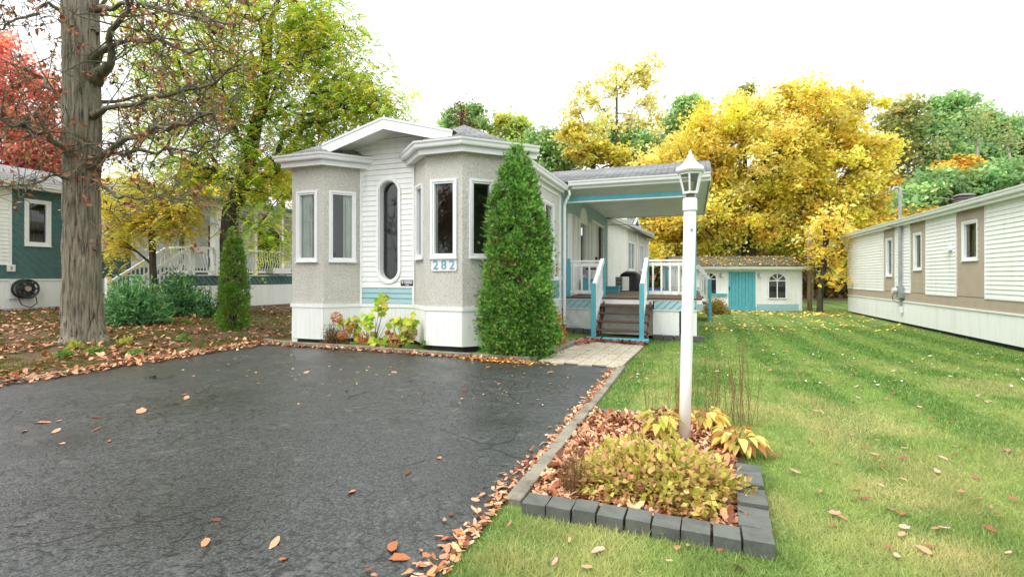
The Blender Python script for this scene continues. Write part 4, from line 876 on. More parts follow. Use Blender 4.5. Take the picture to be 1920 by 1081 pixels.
MB().box(LX - 4.8, LX - .2, 2.0, 24, .3, .5).build('floor', 'interior', LH); MB().box(LX - 4.8, LX - 4.7, 2.0, 24, .5, 4.1).build('wall', 'vinyl', LH); wall(Seg((LX - 4.8, 2.0), (LX, 2.0)), 0, 4.8, .1, 4.1, [], 'vinyl', LH); wall(Seg((LX, 24.0), (LX - 4.8, 24.0)), 0, 4.8, .1, 4.1, [], 'vinyl', LH)
vb = lw.rect(11, 27, 496, 509); lw.box(mb := MB(), vb[0], vb[1], .02, .07, vb[2], vb[3]); vv = mb.build('wall_vent', 'cream_plastic', LH, bevel=.01); lw.box(mb := MB(), vb[0] + .08, vb[1] - .08, .071, .08, vb[2] + .06, vb[3] - .05); mb.build('vent_cover', 'taupe', vv)
LD = thing('porch', 'green roofed deck with white column and curved white balusters beside the neighbouring home', 'porch', (-16, 14, .3))
DLX, DLY0, DLY1, DLZ = -15.4, 11.7, 21.0, 1.38
dl = Seg((DLX, DLY0), (DLX, DLY1)); dl0 = Seg((LX, DLY0), (DLX, DLY0))
for i in range(28): MB().box(LX + .06 + .1425 * i, LX + .195 + .1425 * i, DLY0 + .02, DLY1, DLZ - .04, DLZ).build('deck_board', 'old_white', LD)
for sg in (dl, dl0):
    diagonal(sg, [(0, DLZ - .34), (sg.L, DLZ - .34), (sg.L, DLZ - .045), (0, DLZ - .045)], .15, 'dark_green', LD, slope=-1.2, joined=True); sg.box(mb := MB(), 0, sg.L, -.05, .0, DLZ - .36, DLZ - .042); mb.build('rim_board', 'dark_green', LD)
    ribbed(sg, 0, sg.L, gL - .06, gL - .1, DLZ - .37, 'vinyl', LD, .11, .01); sg.box(mb := MB(), 0, sg.L, -.3, -.26, gL - .4, DLZ - .1); mb.build('base', 'dark_gap', LD)  # base: darkness under the deck is painted by this near-black board
def wavy_rail(p0, p1, zf, parent, step=.115):
    p0 = Vector((*p0, zf)); p1 = Vector((*p1, zf)); U = Vector((0, 0, 1)); d = (p1 - p0).normalized(); q = Vector((d.y, -d.x, 0))
    MB().bar(p0 + U * .9, p1 + U * .9, .09, .07).build('top_rail', 'vinyl', parent); MB().bar(p0 + U * .1, p1 + U * .1, .05, .06).build('bottom_rail', 'vinyl', parent)
    n_ = int((p1 - p0).length / step)
    for i in range(n_):
        c = p0 + (p1 - p0) * ((i + .5) / n_); MB().tube([c + U * h_ + q * k_ for h_, k_ in ((.1, 0), (.25, .0), (.38, .05), (.52, .03), (.66, -.01), (.88, 0))], .018, 5, False).build('baluster', 'vinyl', parent)
colY = [ya(408, DLX), ya(480, DLX) + .0, ya(530, DLX), 20.5]
wavy_rail((DLX - .05, DLY0 + .05), (DLX - .05, DLY1), DLZ, LD); wavy_rail((DLX - .1, DLY0 + .05), (DLX - 1.2, DLY0 + .05), DLZ, LD)
for k, y in enumerate([DLY0 + .05] + colY):
    if k in (1, 4): MB().box(DLX - .19, DLX + .09, y - .14, y + .14, DLZ, 3.72).build('column', 'vinyl', LD, bevel=.01); MB().box(DLX - .23, DLX + .13, y - .18, y + .18, DLZ - .04, DLZ + .08).build('column_base', 'vinyl', LD)
    else: MB().box(DLX - .11, DLX + .01, y - .06, y + .06, DLZ, DLZ + 1.0 if k == 0 else 3.72).build('post', 'vinyl', LD)
MB().box(DLX - .20, DLX + .10, colY[0] - .9, DLY1 + .3, 3.72, 3.92).build('beam', 'vinyl', LD)
sheet('roof', [(DLX + .35, colY[0] - 1.1, 3.92), (DLX + .35, DLY1 + .4, 3.92), (LX, DLY1 + .4, 4.75), (LX, colY[0] - 1.1, 4.75)], .06, 'green_metal', LD)
for i in range(26):
    y = colY[0] - 1.0 + .4 * i
    if y < DLY1: MB().bar((DLX + .35, y, 3.935), (LX, y, 4.765), .04, .04).build('roof_rib', 'green_metal', LD)
pl_ = MB().box(DLX + .03, DLX + .22, ya(517, DLX) - .35, ya(517, DLX) + .55, DLZ + .05, DLZ + .27).build('planter', 'cream_plastic', LD); 
bx_ = MB().box(DLX + .0, DLX + .15, ya(372, DLX) - .2, ya(372, DLX) + .2, DLZ + .72, DLZ + .92).build('planter', 'cream_plastic', LD)
# stairs going down towards the street
for i in range(6): MB().box(DLX - 1.15, DLX - .05, DLY0 - .27 * (i + 1), DLY0 - .27 * i - .02, DLZ - .18 * (i + 1) - .04, DLZ - .18 * (i + 1)).build('tread', 'old_white', LD)
for x in (DLX - .05, DLX - 1.15):
    a = Vector((x, DLY0, DLZ + .9)); b = Vector((x, DLY0 - 1.75, DLZ - .25)); U = Vector((0, 0, 1))
    MB().bar(a, b, .09, .08).build('top_rail', 'vinyl', LD); MB().bar(a - U * .78, b - U * .78, .05, .07).build('bottom_rail', 'vinyl', LD); MB().box(x - .06, x + .06, DLY0 - 1.85, DLY0 - 1.73, gL - .1, DLZ - .1).build('post', 'vinyl', LD)
    for i in range(13):
        c = a + (b - a) * (i + .6) / 13.2; MB().bar(c, c - U * .78, .03, .03).build('baluster', 'vinyl', LD)
sg_ = lw; hc = at(48, 541, 1); yh = ya(48, LX + .25); zh = ht(541, LX + .25, yh)
HR = thing('hose_reel', 'round black garden hose reel hung on the white skirting of the green home', 'hose reel', (LX + .1, yh, zh))
def disc(x, n=24, r0=.20, r1=.29, th=.03):
    return MB().tube([(x, yh + (r0 + r1) / 2 * math.cos(a), zh + (r0 + r1) / 2 * math.sin(a)) for a in np.linspace(0, 2 * math.pi, n + 1)], (r1 - r0) / 2, 6, False)
disc(LX + .36, 24, .24, .30).build('rim', 'black_plastic', HR); disc(LX + .14, 24, .24, .30).build('rim', 'black_plastic', HR)
for k in range(4): disc(LX + .18 + .045 * k, 24, .17, .22).build('hose', 'dark_green', HR)
for k in range(8):
    a = k * math.pi / 4; MB().bar((LX + .36, yh, zh), (LX + .36, yh + .27 * math.cos(a), zh + .27 * math.sin(a)), .05, .03, (1, 0, 0)).build('spoke', 'black_plastic', HR)
MB().tube([(LX + .12, yh, zh), (LX + .40, yh, zh)], .08, 12).build('hub', 'taupe', HR); MB().box(LX + .03, LX + .10, yh - .3, yh + .3, zh - .3, zh + .3).build('bracket', 'cream_plastic', HR)
MB().tube([(LX + .25, yh - .2, zh - .2), (LX + .3, yh - .12, zh - .48), (LX + .3, yh + .1, zh - .58), (LX + .3, yh + .26, zh - .45), (LX + .25, yh + .25, zh - .25)], .014, 6).build('hose', 'black_plastic', HR)

# ------------------------------------------------------------------ lamp post in the flower bed
lp = np.array([-.066, 4.126, 0.0]); LP = thing('lamp_post', 'white lamp post with six-sided lantern standing in the flower bed', 'lamp post', lp)
zL = zc_of(lp[0], lp[1]); hL = lambda py: CAM_H + (HY - py) / FPX * (zL - .02); lean = np.array([RT[0], RT[1]]) * .058
def lc(z): f = z / 2.4; return (lp[0] + lean[0] * f, lp[1] + lean[1] * f)
def sq(z, w, n=8):
    cx, cy = lc(z); o_ = []; k = w * .28
    for dx_, dy_ in ((-w, -w + k), (-w + k, -w), (w - k, -w), (w, -w + k), (w, w - k), (w - k, w), (-w + k, w), (-w, w - k)):
        o_.append((cx + dx_ * RT[0] + dy_ * FW[0], cy + dx_ * RT[1] + dy_ * FW[1], z))
    return o_
def loft(levels, mat, name, parent):
    mb = MB(); vs = [q for (z, w) in levels for q in sq(z, w)]; n_ = 8
    fs = [(j * n_ + i, j * n_ + (i + 1) % n_, (j + 1) * n_ + (i + 1) % n_, (j + 1) * n_ + i) for j in range(len(levels) - 1) for i in range(n_)] + [tuple(range(n_))[::-1], tuple(range((len(levels) - 1) * n_, len(levels) * n_))]
    return mb.add(vs, fs).build(name, mat, parent)
zt_ = hL(395)
MB().tube([(*lc(-.1), -.1), (*lc(.5), .5), (*lc(1.2), 1.2), (*lc(zt_), zt_)], [.044, .044, .045, .046], 20).build('post', 'white_metal', LP, smooth=True)
MB().lathe((*lc(zt_), zt_), [(.046, .001), (.054, .003), (.055, .012), (.055, hL(374) - zt_), (.048, hL(371) - zt_)], 20).build('collar', 'white_metal', LP)
cz = hL(366); cc_ = lc(cz); MB().lathe((*cc_, cz), [(.03, -.03), (.032, 0), (.032, .015)], 12).build('neck', 'brown_metal', LP)
zb1, zt1, zb2 = hL(360), hL(325), hL(318)
MB().lathe((*cc_, zb1), [(.055, -.012), (.062, -.012), (.064, .004), (.055, .006)], 6, .45).build('lantern_base', 'white_metal', LP)
rb, rt = .056, .088
for i in range(6):
    a = .45 + i * math.pi / 3; b = a + math.pi / 3; q = lambda r_, an, z: (cc_[0] + r_ * math.cos(an), cc_[1] + r_ * math.sin(an), z)
    MB().bar(q(rb, a, zb1 + .006), q(rt, a, zt1), .013, .013).build('lantern_bar', 'white_metal', LP); MB().bar(q(rt, a, zt1 - .003), q(rt, b, zt1 - .003), .012, .012).build('lantern_bar', 'white_metal', LP)
    MB().add([q(rb * .97, a, zb1 + .006), q(rb * .97, b, zb1 + .006), q(rt * .97, b, zt1), q(rt * .97, a, zt1)], [(0, 1, 2, 3)]).build('pane', 'lamp_glass', LP)
MB().lathe((*cc_, zt1 + .004), [(.085, 0), (.112, .006), (.120, .018), (.112, .040), (.082, .055), (.055, .085), (.036, .115), (.026, .122)], 6, .45).build('lantern_roof', 'white_metal', LP)
MB().lathe((*cc_, zt1 + .126), [(.022, 0), (.026, .006), (.028, .016), (.014, .024), (.010, .034), (.013, .042), (.006, .056), (.002, .062)], 12).build('finial', 'white_metal', LP, smooth=True)
MB().lathe((*cc_, zb1 + .01), [(.012, 0), (.014, .02), (.026, .05), (.022, .075), (.004, .085)], 10).build('bulb', 'bulb', LP, smooth=True)
zq = hL(431); cq = lc(zq); f2 = -FW; MB().tube([(cq[0] + f2[0] * .035, cq[1] + f2[1] * .035, zq), (cq[0] + f2[0] * .052, cq[1] + f2[1] * .052, zq)], .012, 12).build('light_sensor', 'grey_metal', LP)

# ------------------------------------------------------------------ flower bed: edging blocks
ED = thing('bed_edging', 'dark grey concrete block edging around the flower bed', 'edging', (-.3, 2.8, 0))
mbk = MB().box(-.5, .5, -.5, .5, 0, 1).mesh('edging_block', 'block'); 
def eblock(x, y, lx, ly, h, rz):
    o = link(bpy.data.objects.new('edging_block', mbk)); o.location = (x, y, -.03); o.scale = (lx, ly, h + .03); o.rotation_euler = (random.uniform(-.015, .015), random.uniform(-.015, .015), rz); adopt(o, ED)
    m = o.modifiers.new('bevel', 'BEVEL'); m.width = .006; m.segments = 1
bx0, bx1, by0, by1 = -.97, .41, 2.66, 5.02
pf = [on_ground(978, 962)[:2], on_ground(1455, 1050)[:2]]; fs_ = Seg(pf[0], pf[1]); nB = 9
for i in range(nB):
    w_ = fs_.L / nB; m_ = fs_.p + fs_.u * (w_ * (i + .5)) - fs_.n * (.065 + random.uniform(-.01, .01)); eblock(m_[0], m_[1], w_ - .006 - (.012 if i in (2, 4, 7) else 0), .135, .070 + random.uniform(-.006, .006), fs_.ang + random.uniform(-.025, .025))
pr0 = fs_.p + fs_.u * (fs_.L - .075) - fs_.n * .14; pr1 = on_ground(1402, 885)[:2]; rs_ = Seg(pr0, pr1); nR = 7
for i in range(nR):
    w_ = rs_.L / nR; m_ = rs_.p + rs_.u * (w_ * (i + .5)); eblock(m_[0], m_[1], w_ - .014, .15, .066 + random.uniform(-.012, .010), rs_.ang + random.uniform(-.03, .03))
pb0, pb1 = on_ground(1118, 778)[:2], on_ground(1200, 783)[:2]; bs_ = Seg(pb0, pb1)
for i in range(3): m_ = bs_.p + bs_.u * (bs_.L / 3 * (i + .5)); eblock(m_[0], m_[1], bs_.L / 3 - .006, .11, .05, bs_.ang + random.uniform(-.04, .04))
BED = [tuple(pf[0]), tuple(pf[1]), tuple(pr1), (float(pr1[0]) - .05, 4.6), (-.2, 5.0), tuple(pb1), tuple(pb0), (-.9, 4.9)]
o = MB().add([(x, y, .020) for x, y in BED], [tuple(range(len(BED)))]).build('soil', 'soil'); o['kind'] = 'structure'
#@@PLANTS

# ------------------------------------------------------------------ leaves, trunks, trees
def unit(v): return v / (np.linalg.norm(v, axis=-1, keepdims=True) + 1e-9)
def leaves(name, c, d, nrm, L, W, col, mat='leaf', parent=None, fold=0.0):
    # one rhombus per leaf: centre c, long axis d, normal nrm
    N_ = len(c); w = unit(np.cross(d, nrm)); nn_ = unit(np.cross(w, d)); L = np.broadcast_to(np.asarray(L, float), (N_,))[:, None]; W = np.broadcast_to(np.asarray(W, float), (N_,))[:, None]
    V = np.empty((N_, 4, 3)); V[:, 0] = c - d * L * .5; V[:, 2] = c + d * L * .5
    V[:, 1] = c + w * W * .5 - d * L * .06 + nn_ * fold * L; V[:, 3] = c - w * W * .5 - d * L * .06 + nn_ * fold * L
    return mesh_np(name, V.reshape(-1, 3), np.arange(N_ * 4), np.full(N_, 4), mat, parent, colors=col)
def pick(pal, n_, bias=None, jit=.12):
    pal = np.array(pal); wts = np.ones(len(pal)) if bias is None else np.array(bias, float); wts /= wts.sum()
    return pal[rng.choice(len(pal), n_, p=wts)] * (1 + rng.normal(0, jit, (n_, 1)))
def rdir(n_): return unit(rng.normal(size=(n_, 3)))
def grow(trunk, tr, clusters, root_r, seg=.8, ex=.5, wig=.06, bow=.12, up_pen=.6):
    # trunk polyline -> branches to every cluster point; returns chains of (points, radii)
    P = [np.array(trunk[0], float)]; par = [-1]; plen = [0.0]; lead = [0]
    for a, b in zip(trunk[:-1], trunk[1:]):
        a = np.array(a, float); b = np.array(b, float); k = max(1, int(np.linalg.norm(b - a) / seg))
        for i in range(1, k + 1):
            P.append(a + (b - a) * i / k + rng.normal(0, wig * .3, 3) * (i < k)); par.append(len(P) - 2); plen.append(plen[-1] + np.linalg.norm(P[-1] - P[-2])); lead.append(len(P) - 1)
    chains = [list(lead)]; nt = len(P); minz = trunk[0][2] + tr * np.linalg.norm(np.array(trunk[-1]) - np.array(trunk[0]))
    order = np.argsort([min(np.linalg.norm(P[i] - c) for i in lead) for c in clusters]); tips = []
    for ci in order:
        c = clusters[ci]; A_ = np.array(P); d = np.linalg.norm(A_ - c, axis=1)
        cost = d + .22 * np.array(plen) + np.where(A_[:, 2] > c[2] - .15 * d, up_pen * (A_[:, 2] - c[2] + .15 * d), 0) + np.where(A_[:, 2] < minz, 50, 0)
        q = int(np.argmin(cost)); L_ = d[q]; k = max(2, int(L_ / seg)); ch = [q]; side = rng.normal(0, 1, 3)
        for i in range(1, k + 1):
            f = i / k; p_ = P[q] + (c - P[q]) * f; p_ = p_ + np.array([0, 0, 1]) * bow * L_ * math.sin(math.pi * f) * .6 + side * wig * L_ * math.sin(math.pi * f) * .6 + rng.normal(0, wig * .5 * seg, 3) * (f < 1)
            P.append(p_); par.append(ch[-1]); plen.append(plen[ch[-1]] + np.linalg.norm(p_ - P[ch[-1]])); ch.append(len(P) - 1)
        chains.append(ch); tips.append(len(P) - 1)
    wgt = np.zeros(len(P)); wgt[tips] = 1; wgt[nt - 1] += 1
    for i in range(len(P) - 1, 0, -1): wgt[par[i]] += wgt[i]
    rad = root_r * (np.maximum(wgt, 1) / wgt[0]) ** ex
    out = []
    for ci, ch in enumerate(chains):
        r_ = rad[ch].copy()
        if ci: r_[0] = min(r_[0], r_[1] * 1.15); r_[-1] *= .5
        out.append((np.array([P[i] for i in ch]), r_))
    return out
def tubes(name, chains, mat, parent, sides=6, minr=0.0):
    V = []; F_ = []; k = 0
    for P, r_ in chains:
        n_ = sides if r_.max() > .05 else max(3, sides - 2)
        v, f = tube_np(P, np.maximum(r_, minr), n_); V.append(v); F_.append(f + k); k += len(v)
    V = np.concatenate(V); F_ = np.concatenate(F_); return mesh_np(name, V, F_, np.full(len(F_), 4), mat, parent, smooth=True)
def blobs(bl, z):
    # [(px, py, rpx, rpy, n)] ellipsoids at depth z -> cluster points, denser towards the shell
    out = []
    for b in bl:
        px, py, rx, ry, n_ = b[:5]; dz = b[5] if len(b) > 5 else 0; c = at(px, py, z + dz); k = (z + dz) / FPX; u = rdir(n_) * (rng.uniform(.25, 1, (n_, 1)) ** .5)
        o_ = u[:, :1] * np.append(RT, 0) * rx * k + u[:, 1:2] * np.append(FW, 0) * rx * k * .85 + u[:, 2:] * np.array([0, 0, 1]) * ry * k; out.append(c + o_)
    return np.concatenate(out)
def tree(name, label, base, bl, z, trunk_r, pal, n_leaf, L_leaf, spread, cat='tree', group=None, fork=.45, top=None, bias=None, mat='bark_dark', droop=.25, twig=0, lean=None, trunk=None, ex=.5, aspect=.62, seg=.9, minr=.0, wig=.07, frond=False):
    base = np.array([base[0], base[1], float(ground_z(base[0], base[1])) - .1]); T_ = thing(name, label, cat, base, group)
    cl = blobs(bl, z); tp = top if top is not None else np.array([cl[:, 0].mean(), cl[:, 1].mean(), cl[:, 2].max() * .8 + cl[:, 2].min() * .2])
    if trunk is None: trunk = [base, base * .6 + np.array(tp) * .4 + (np.array(lean) if lean is not None else 0), tp]
    ch = grow(trunk, fork, list(cl), trunk_r, seg, ex, wig)
    if twig:
        for c in cl:
            for _ in range(twig):
                d = rdir(1)[0]; d[2] *= .5; L_ = rng.uniform(.5, 1.1) * spread; ch.append((np.array([c, c + d * L_ * .5 + rng.normal(0, .04, 3), c + d * L_ + np.array([0, 0, -.1 * L_])]), np.array([.007, .005, .003]) * max(1, z / 14)))
    # root flare
    P, r_ = ch[0]; r_ = r_.copy(); r_[0] *= 1.35; ch[0] = (P, r_)
    tubes('trunk', ch, mat, T_, 7, minr)
    if n_leaf and frond:
        nl = 14; nf = n_leaf // nl; idx = rng.integers(0, len(cl), nf); tone = rng.normal(1, .14, len(cl)); dom = rng.choice(len(pal), len(cl), p=np.array(bias or [1] * len(pal), float) / sum(bias or [1] * len(pal)))
        bs_f = cl[idx] + rng.normal(0, spread * .5, (nf, 3)); fd = rdir(nf); fd[:, 2] = fd[:, 2] * .4 - .25; fd = unit(fd); FL = rng.uniform(.22, .5, nf); sd = unit(np.cross(fd, [0, 0, 1.]))
        tt_ = np.tile(np.linspace(.1, 1, nl // 2).repeat(2), nf).reshape(nf, nl); sg = np.tile([1, -1], nl // 2)[None, :]
        c = bs_f[:, None] + fd[:, None] * (FL[:, None] * tt_)[..., None] + np.array([0, 0, -1.]) * (FL[:, None] * tt_ ** 2 * .45)[..., None]; d = unit(sd[:, None] * sg[..., None] + fd[:, None] * .55 + np.array([0, 0, -.25])); c = c + d * (L_leaf * .4); N__ = nf * nl
        col = np.where(rng.random((nf, 1)) < .6, np.array(pal)[dom[idx]], pick(pal, nf, bias)) * tone[idx][:, None] * (1 + rng.normal(0, .1, (nf, 1))); nr = rng.normal(0, .4, (N__, 3)) + np.array([0, 0, 1.])
        leaves('crown', c.reshape(-1, 3), d.reshape(-1, 3), nr, L_leaf, L_leaf * aspect, np.clip(np.repeat(col, nl, 0), .004, .95), 'leaf', T_, .05)
    elif n_leaf:
        idx = rng.integers(0, len(cl), n_leaf); tone = rng.normal(1, .16, len(cl)); pa_ = np.array(pal); pb_ = np.array(bias if bias is not None else [1] * len(pal), float); dom = rng.choice(len(pal), len(cl), p=pb_ / pb_.sum())
        big_ = rng.uniform(.55, 1.35, len(cl)); c = cl[idx] + rng.normal(0, spread * .42, (n_leaf, 3)) * np.array([1.05, 1.05, .72]) * big_[idx][:, None]
        d = rdir(n_leaf); d[:, 2] = d[:, 2] * .6 - droop; d = unit(d); nr = rdir(n_leaf); nr[:, 2] += .9
        col = np.where(rng.random((n_leaf, 1)) < .55, pa_[dom[idx]], pick(pal, n_leaf, bias)) * tone[idx][:, None] * (1 + rng.normal(0, .1, (n_leaf, 1))); sz_ = np.exp(rng.normal(0, .28, n_leaf))
        leaves('crown', c, d, nr, L_leaf * sz_, L_leaf * aspect * sz_ * rng.uniform(.8, 1.2, n_leaf), np.clip(col, .004, .95), 'leaf', T_, .08)
    return T_
YEL = [lin(255, 232, 104, 1.0), lin(253, 218, 92, 1.0), lin(255, 240, 150, 1.0), lin(244, 190, 86, .97), lin(232, 226, 92, .97), lin(204, 150, 72, .88)]
GRN = [lin(154, 192, 128, .95), lin(172, 208, 138, .96), lin(132, 174, 114, .9), lin(190, 214, 142, .96), lin(202, 218, 136, .95)]
OLV = [lin(178, 188, 116, .82), lin(200, 200, 124, .85), lin(152, 168, 102, .8), lin(212, 186, 108, .82)]
LOC = [lin(158, 194, 66, .93), lin(182, 212, 78, .95), lin(128, 170, 58, .88), lin(206, 216, 86, .95), lin(234, 220, 90, .95)]
RED = [lin(238, 142, 116, .9), lin(246, 168, 138, .9), lin(222, 108, 92, .88), lin(248, 192, 160, .9), lin(232, 124, 118, .88)]
BRN = [lin(178, 112, 74, .78), lin(200, 140, 100, .78), lin(150, 86, 56, .74), lin(214, 160, 124, .78), lin(122, 72, 50, .68)]
ORG = [lin(246, 184, 72, .92), lin(232, 156, 62, .88), lin(252, 206, 92, .92), lin(196, 172, 84, .8)]
# big oak-like trunk in the left yard, almost bare
zo = 9.75; ob = on_ground(160, 640); OK = thing('oak_tree', 'nearly bare old tree with thick grey furrowed trunk and a few withered brown leaves', 'tree', (ob[0], ob[1], ob[2]))
k_ = zo / FPX
prof = [(660, 62), (641, 52), (622, 44), (590, 40), (540, 38), (470, 36.5), (400, 36), (330, 36), (250, 37), (170, 37), (90, 37), (0, 36), (-120, 32), (-260, 24)]
ctr = [159, 159, 158, 156, 155, 154, 154, 154, 155, 155, 152, 150, 152, 156]
n_ = 110; V = []; pys = np.linspace(660, -260, 130); a = np.arange(n_) * 2 * math.pi / n_; rps = np.interp(-pys, [-q[0] for q in prof], [q[1] for q in prof]) * .76; cxs = np.interp(-pys, [-q[0] for q in prof], ctr)
for py, rp, cxp in zip(pys, rps, cxs):
    c = at(cxp, py, zo); fl_ = max(0, (rp - 31) / 17); zz_ = c[2]; u_ = a / (2 * math.pi)
    r1 = np.abs(vnoise(u_ * 26 + .25 * np.sin(zz_ * 2.2), np.full(n_, zz_ * 1.1), 1.0) - .5) * 2; r2 = np.abs(vnoise(u_ * 58 + 9, np.full(n_, zz_ * 3.2), 1.0) - .5) * 2; wrap = np.clip(np.minimum(u_, 1 - u_) * 40, 0, 1)
    rr_ = rp * k_ * (1 + .025 * np.sin(3 * a + zz_ * .7) + .02 * np.sin(5 * a + zz_) + (.15 * (r1 ** .7 - .5) + .08 * (r2 - .5)) * wrap + fl_ * .20 * np.sin(4 * a + .6))
    V.append(np.stack([c[0] + rr_ * np.cos(a), c[1] + rr_ * np.sin(a), np.full(n_, c[2])], 1))
F_ = [(j * n_ + i, j * n_ + (i + 1) % n_, (j + 1) * n_ + (i + 1) % n_, (j + 1) * n_ + i) for j in range(len(pys) - 1) for i in range(n_)]
mesh_np('trunk', np.concatenate(V), np.array(F_), np.full(len(F_), 4), 'bark', OK, smooth=True)
limbs = [  # pixel polylines with depth offset: px, py, dz ; start radius in m
    ([(150, 330, 0), (128, 285, -.3), (90, 255, -.6), (45, 235, -.9), (0, 232, -1.2), (-60, 220, -1.5)], .085), ([(150, 310, 0), (118, 270, .3), (70, 240, .6), (20, 225, .8), (-50, 200, 1)], .07),
    ([(160, 315, 0), (195, 290, -.4), (240, 262, -.8), (300, 240, -1.1), (350, 228, -1.4), (400, 212, -1.6)], .085), ([(165, 305, 0), (205, 285, .2), (290, 284, .4), (370, 284, .5), (430, 250, .6)], .06),
    ([(165, 220, 0), (205, 205, -.3), (265, 190, -.7), (330, 178, -1), (400, 152, -1.2), (455, 120, -1.4)], .07), ([(170, 215, 0), (210, 190, .4), (280, 180, .8), (350, 190, 1.1), (420, 195, 1.3)], .05),
    ([(175, 150, 0), (200, 110, -.3), (215, 60, -.5), (235, 15, -.7), (250, -60, -.9)], .10), ([(180, 110, 0), (230, 80, -.5), (290, 70, -.9), (350, 90, -1.2), (430, 98, -1.5)], .055),
    ([(140, 210, 0), (110, 190, .2), (80, 150, .5), (60, 130, .7), (20, 120, 1)], .06), ([(135, 40, 0), (100, 10, -.3), (60, 20, -.6), (20, 50, -.9), (-30, 60, -1.1)], .05),
    ([(140, 60, 0), (150, -20, .3), (120, -90, .6), (80, -160, .8)], .06), ([(172, 60, 0), (185, 20, .2), (240, -40, .5), (300, -90, .8)], .06), ([(150, 330, 0), (110, 330, -.5), (60, 340, -.9), (0, 350, -1.3)], .04),
    ([(172, 335, 0), (220, 372, -.6), (270, 372, -1), (330, 368, -1.4), (400, 388, -1.7)], .035), ([(170, 20, 0), (230, 10, -.6), (320, 20, -1), (400, 40, -1.3), (470, 60, -1.5)], .05)]
ch = []; tips = []
for pts, r0 in limbs:
    P = [at(px, py, zo + dz) for px, py, dz in pts]; Q = []
    for a, b in zip(P[:-1], P[1:]):
        for f in (0, .33, .66): Q.append(a + (b - a) * f + rng.normal(0, .035, 3))
    Q.append(P[-1]); Q = np.array(Q); r0 *= .8; rr_ = np.linspace(r0, r0 * .28, len(Q)); rr_[:3] *= [2.3, 1.7, 1.2]; ch.append((Q, rr_))
    for i in range(3, len(Q)):
        for _ in range(3):
            d = unit(rng.normal(size=3) * np.array([1, 1, .75])); L_ = rng.uniform(.35, 1.15); m1 = Q[i] + d * L_ * .5 + rng.normal(0, .06, 3); e = Q[i] + d * L_ + np.array([0, 0, rng.uniform(-.15, .2)]); rr_ = r0 * .22
            ch.append((np.array([Q[i], m1, e]), np.array([rr_, rr_ * .7, .005]))); tips.append(e)
            for _k in range(4):
                s_ = m1 + (e - m1) * rng.uniform(0, 1); d2 = unit(rng.normal(size=3)); L2 = rng.uniform(.15, .5); e2 = s_ + d2 * L2; ch.append((np.array([s_, s_ + d2 * L2 * .5 + rng.normal(0, .03, 3), e2]), np.array([.007, .005, .003])))
                if rng.random() < .5: tips.append(e2)
tubes('branch', ch, 'bark_limb', OK, 6)
tips = np.array(tips); tips = tips[rng.random(len(tips)) < .34]; m = 5; c = np.repeat(tips, m, 0) + rng.normal(0, .06, (len(tips) * m, 3)); N_ = len(c); d = rdir(N_); d[:, 2] -= .7
leaves('withered_leaves', c, unit(d), rdir(N_), rng.uniform(.07, .14, N_), rng.uniform(.04, .07, N_), pick(BRN, N_), 'leaf', OK, .12)
# honey locust with feathery green-yellow foliage between the homes
zl = 15.0; lb_ = on_ground(425, 596); lb_[:2] = dirxy(425) * zl
LT = tree('locust_tree', 'feathery green and yellow locust tree rising behind the left bay of the house', lb_, [(330, 60, 130, 80, 36), (470, 60, 120, 80, 40), (600, 70, 85, 60, 40), (560, 160, 100, 70, 42), (665, 165, 75, 55, 34), (450, 190, 90, 60, 34), (500, 275, 80, 45, 30), (590, 235, 60, 40, 20), (340, 170, 80, 60, 20), (705, 200, 45, 25, 14), (300, 240, 70, 40, 16), (350, 300, 80, 40, 16), (520, 440, 28, 25, 6), (500, 350, 50, 45, 16), (430, 330, 70, 35, 14), (480, -60, 170, 60, 40), (505, 425, 35, 30, 5)], zl, .24, LOC, 104000, .114, .80, frond=True, bias=[1.3, 2.2, .5, 2.4, 2], trunk=[lb_, at(428, 450, zl), at(432, 400, zl), at(470, 290, zl), at(500, 150, zl), at(505, 40, zl)], aspect=.38, droop=1.1, fork=.28, ex=.46, wig=.09, twig=1)
# small yellow locust under it
bs = on_ground(290, 590); zs_ = zc_of(bs[0], bs[1])
tree('young_tree', 'small drooping tree with yellow and olive leaves beside the deck stairs', bs, [(270, 400, 75, 45, 26), (220, 440, 40, 40, 14), (330, 390, 60, 45, 20), (290, 345, 60, 35, 12), (230, 345, 40, 30, 6)], zs_, .09, [lin(246, 226, 104, 1.), lin(230, 222, 104, 1.), lin(196, 208, 96, .98), lin(250, 212, 96, 1.)], 19000, .105, .5, frond=True, aspect=.42, droop=.9, fork=.12, twig=2)
# far left red maple
tree('red_maple', 'red and salmon leaved maple behind the roof of the green home', at(10, 500, 27)[:2], [(20, 170, 75, 95, 44), (-60, 150, 120, 120, 40), (60, 260, 75, 60, 40), (90, 300, 45, 35, 22), (20, 310, 80, 30, 20)], 27, .3, RED, 17000, .22, .8)
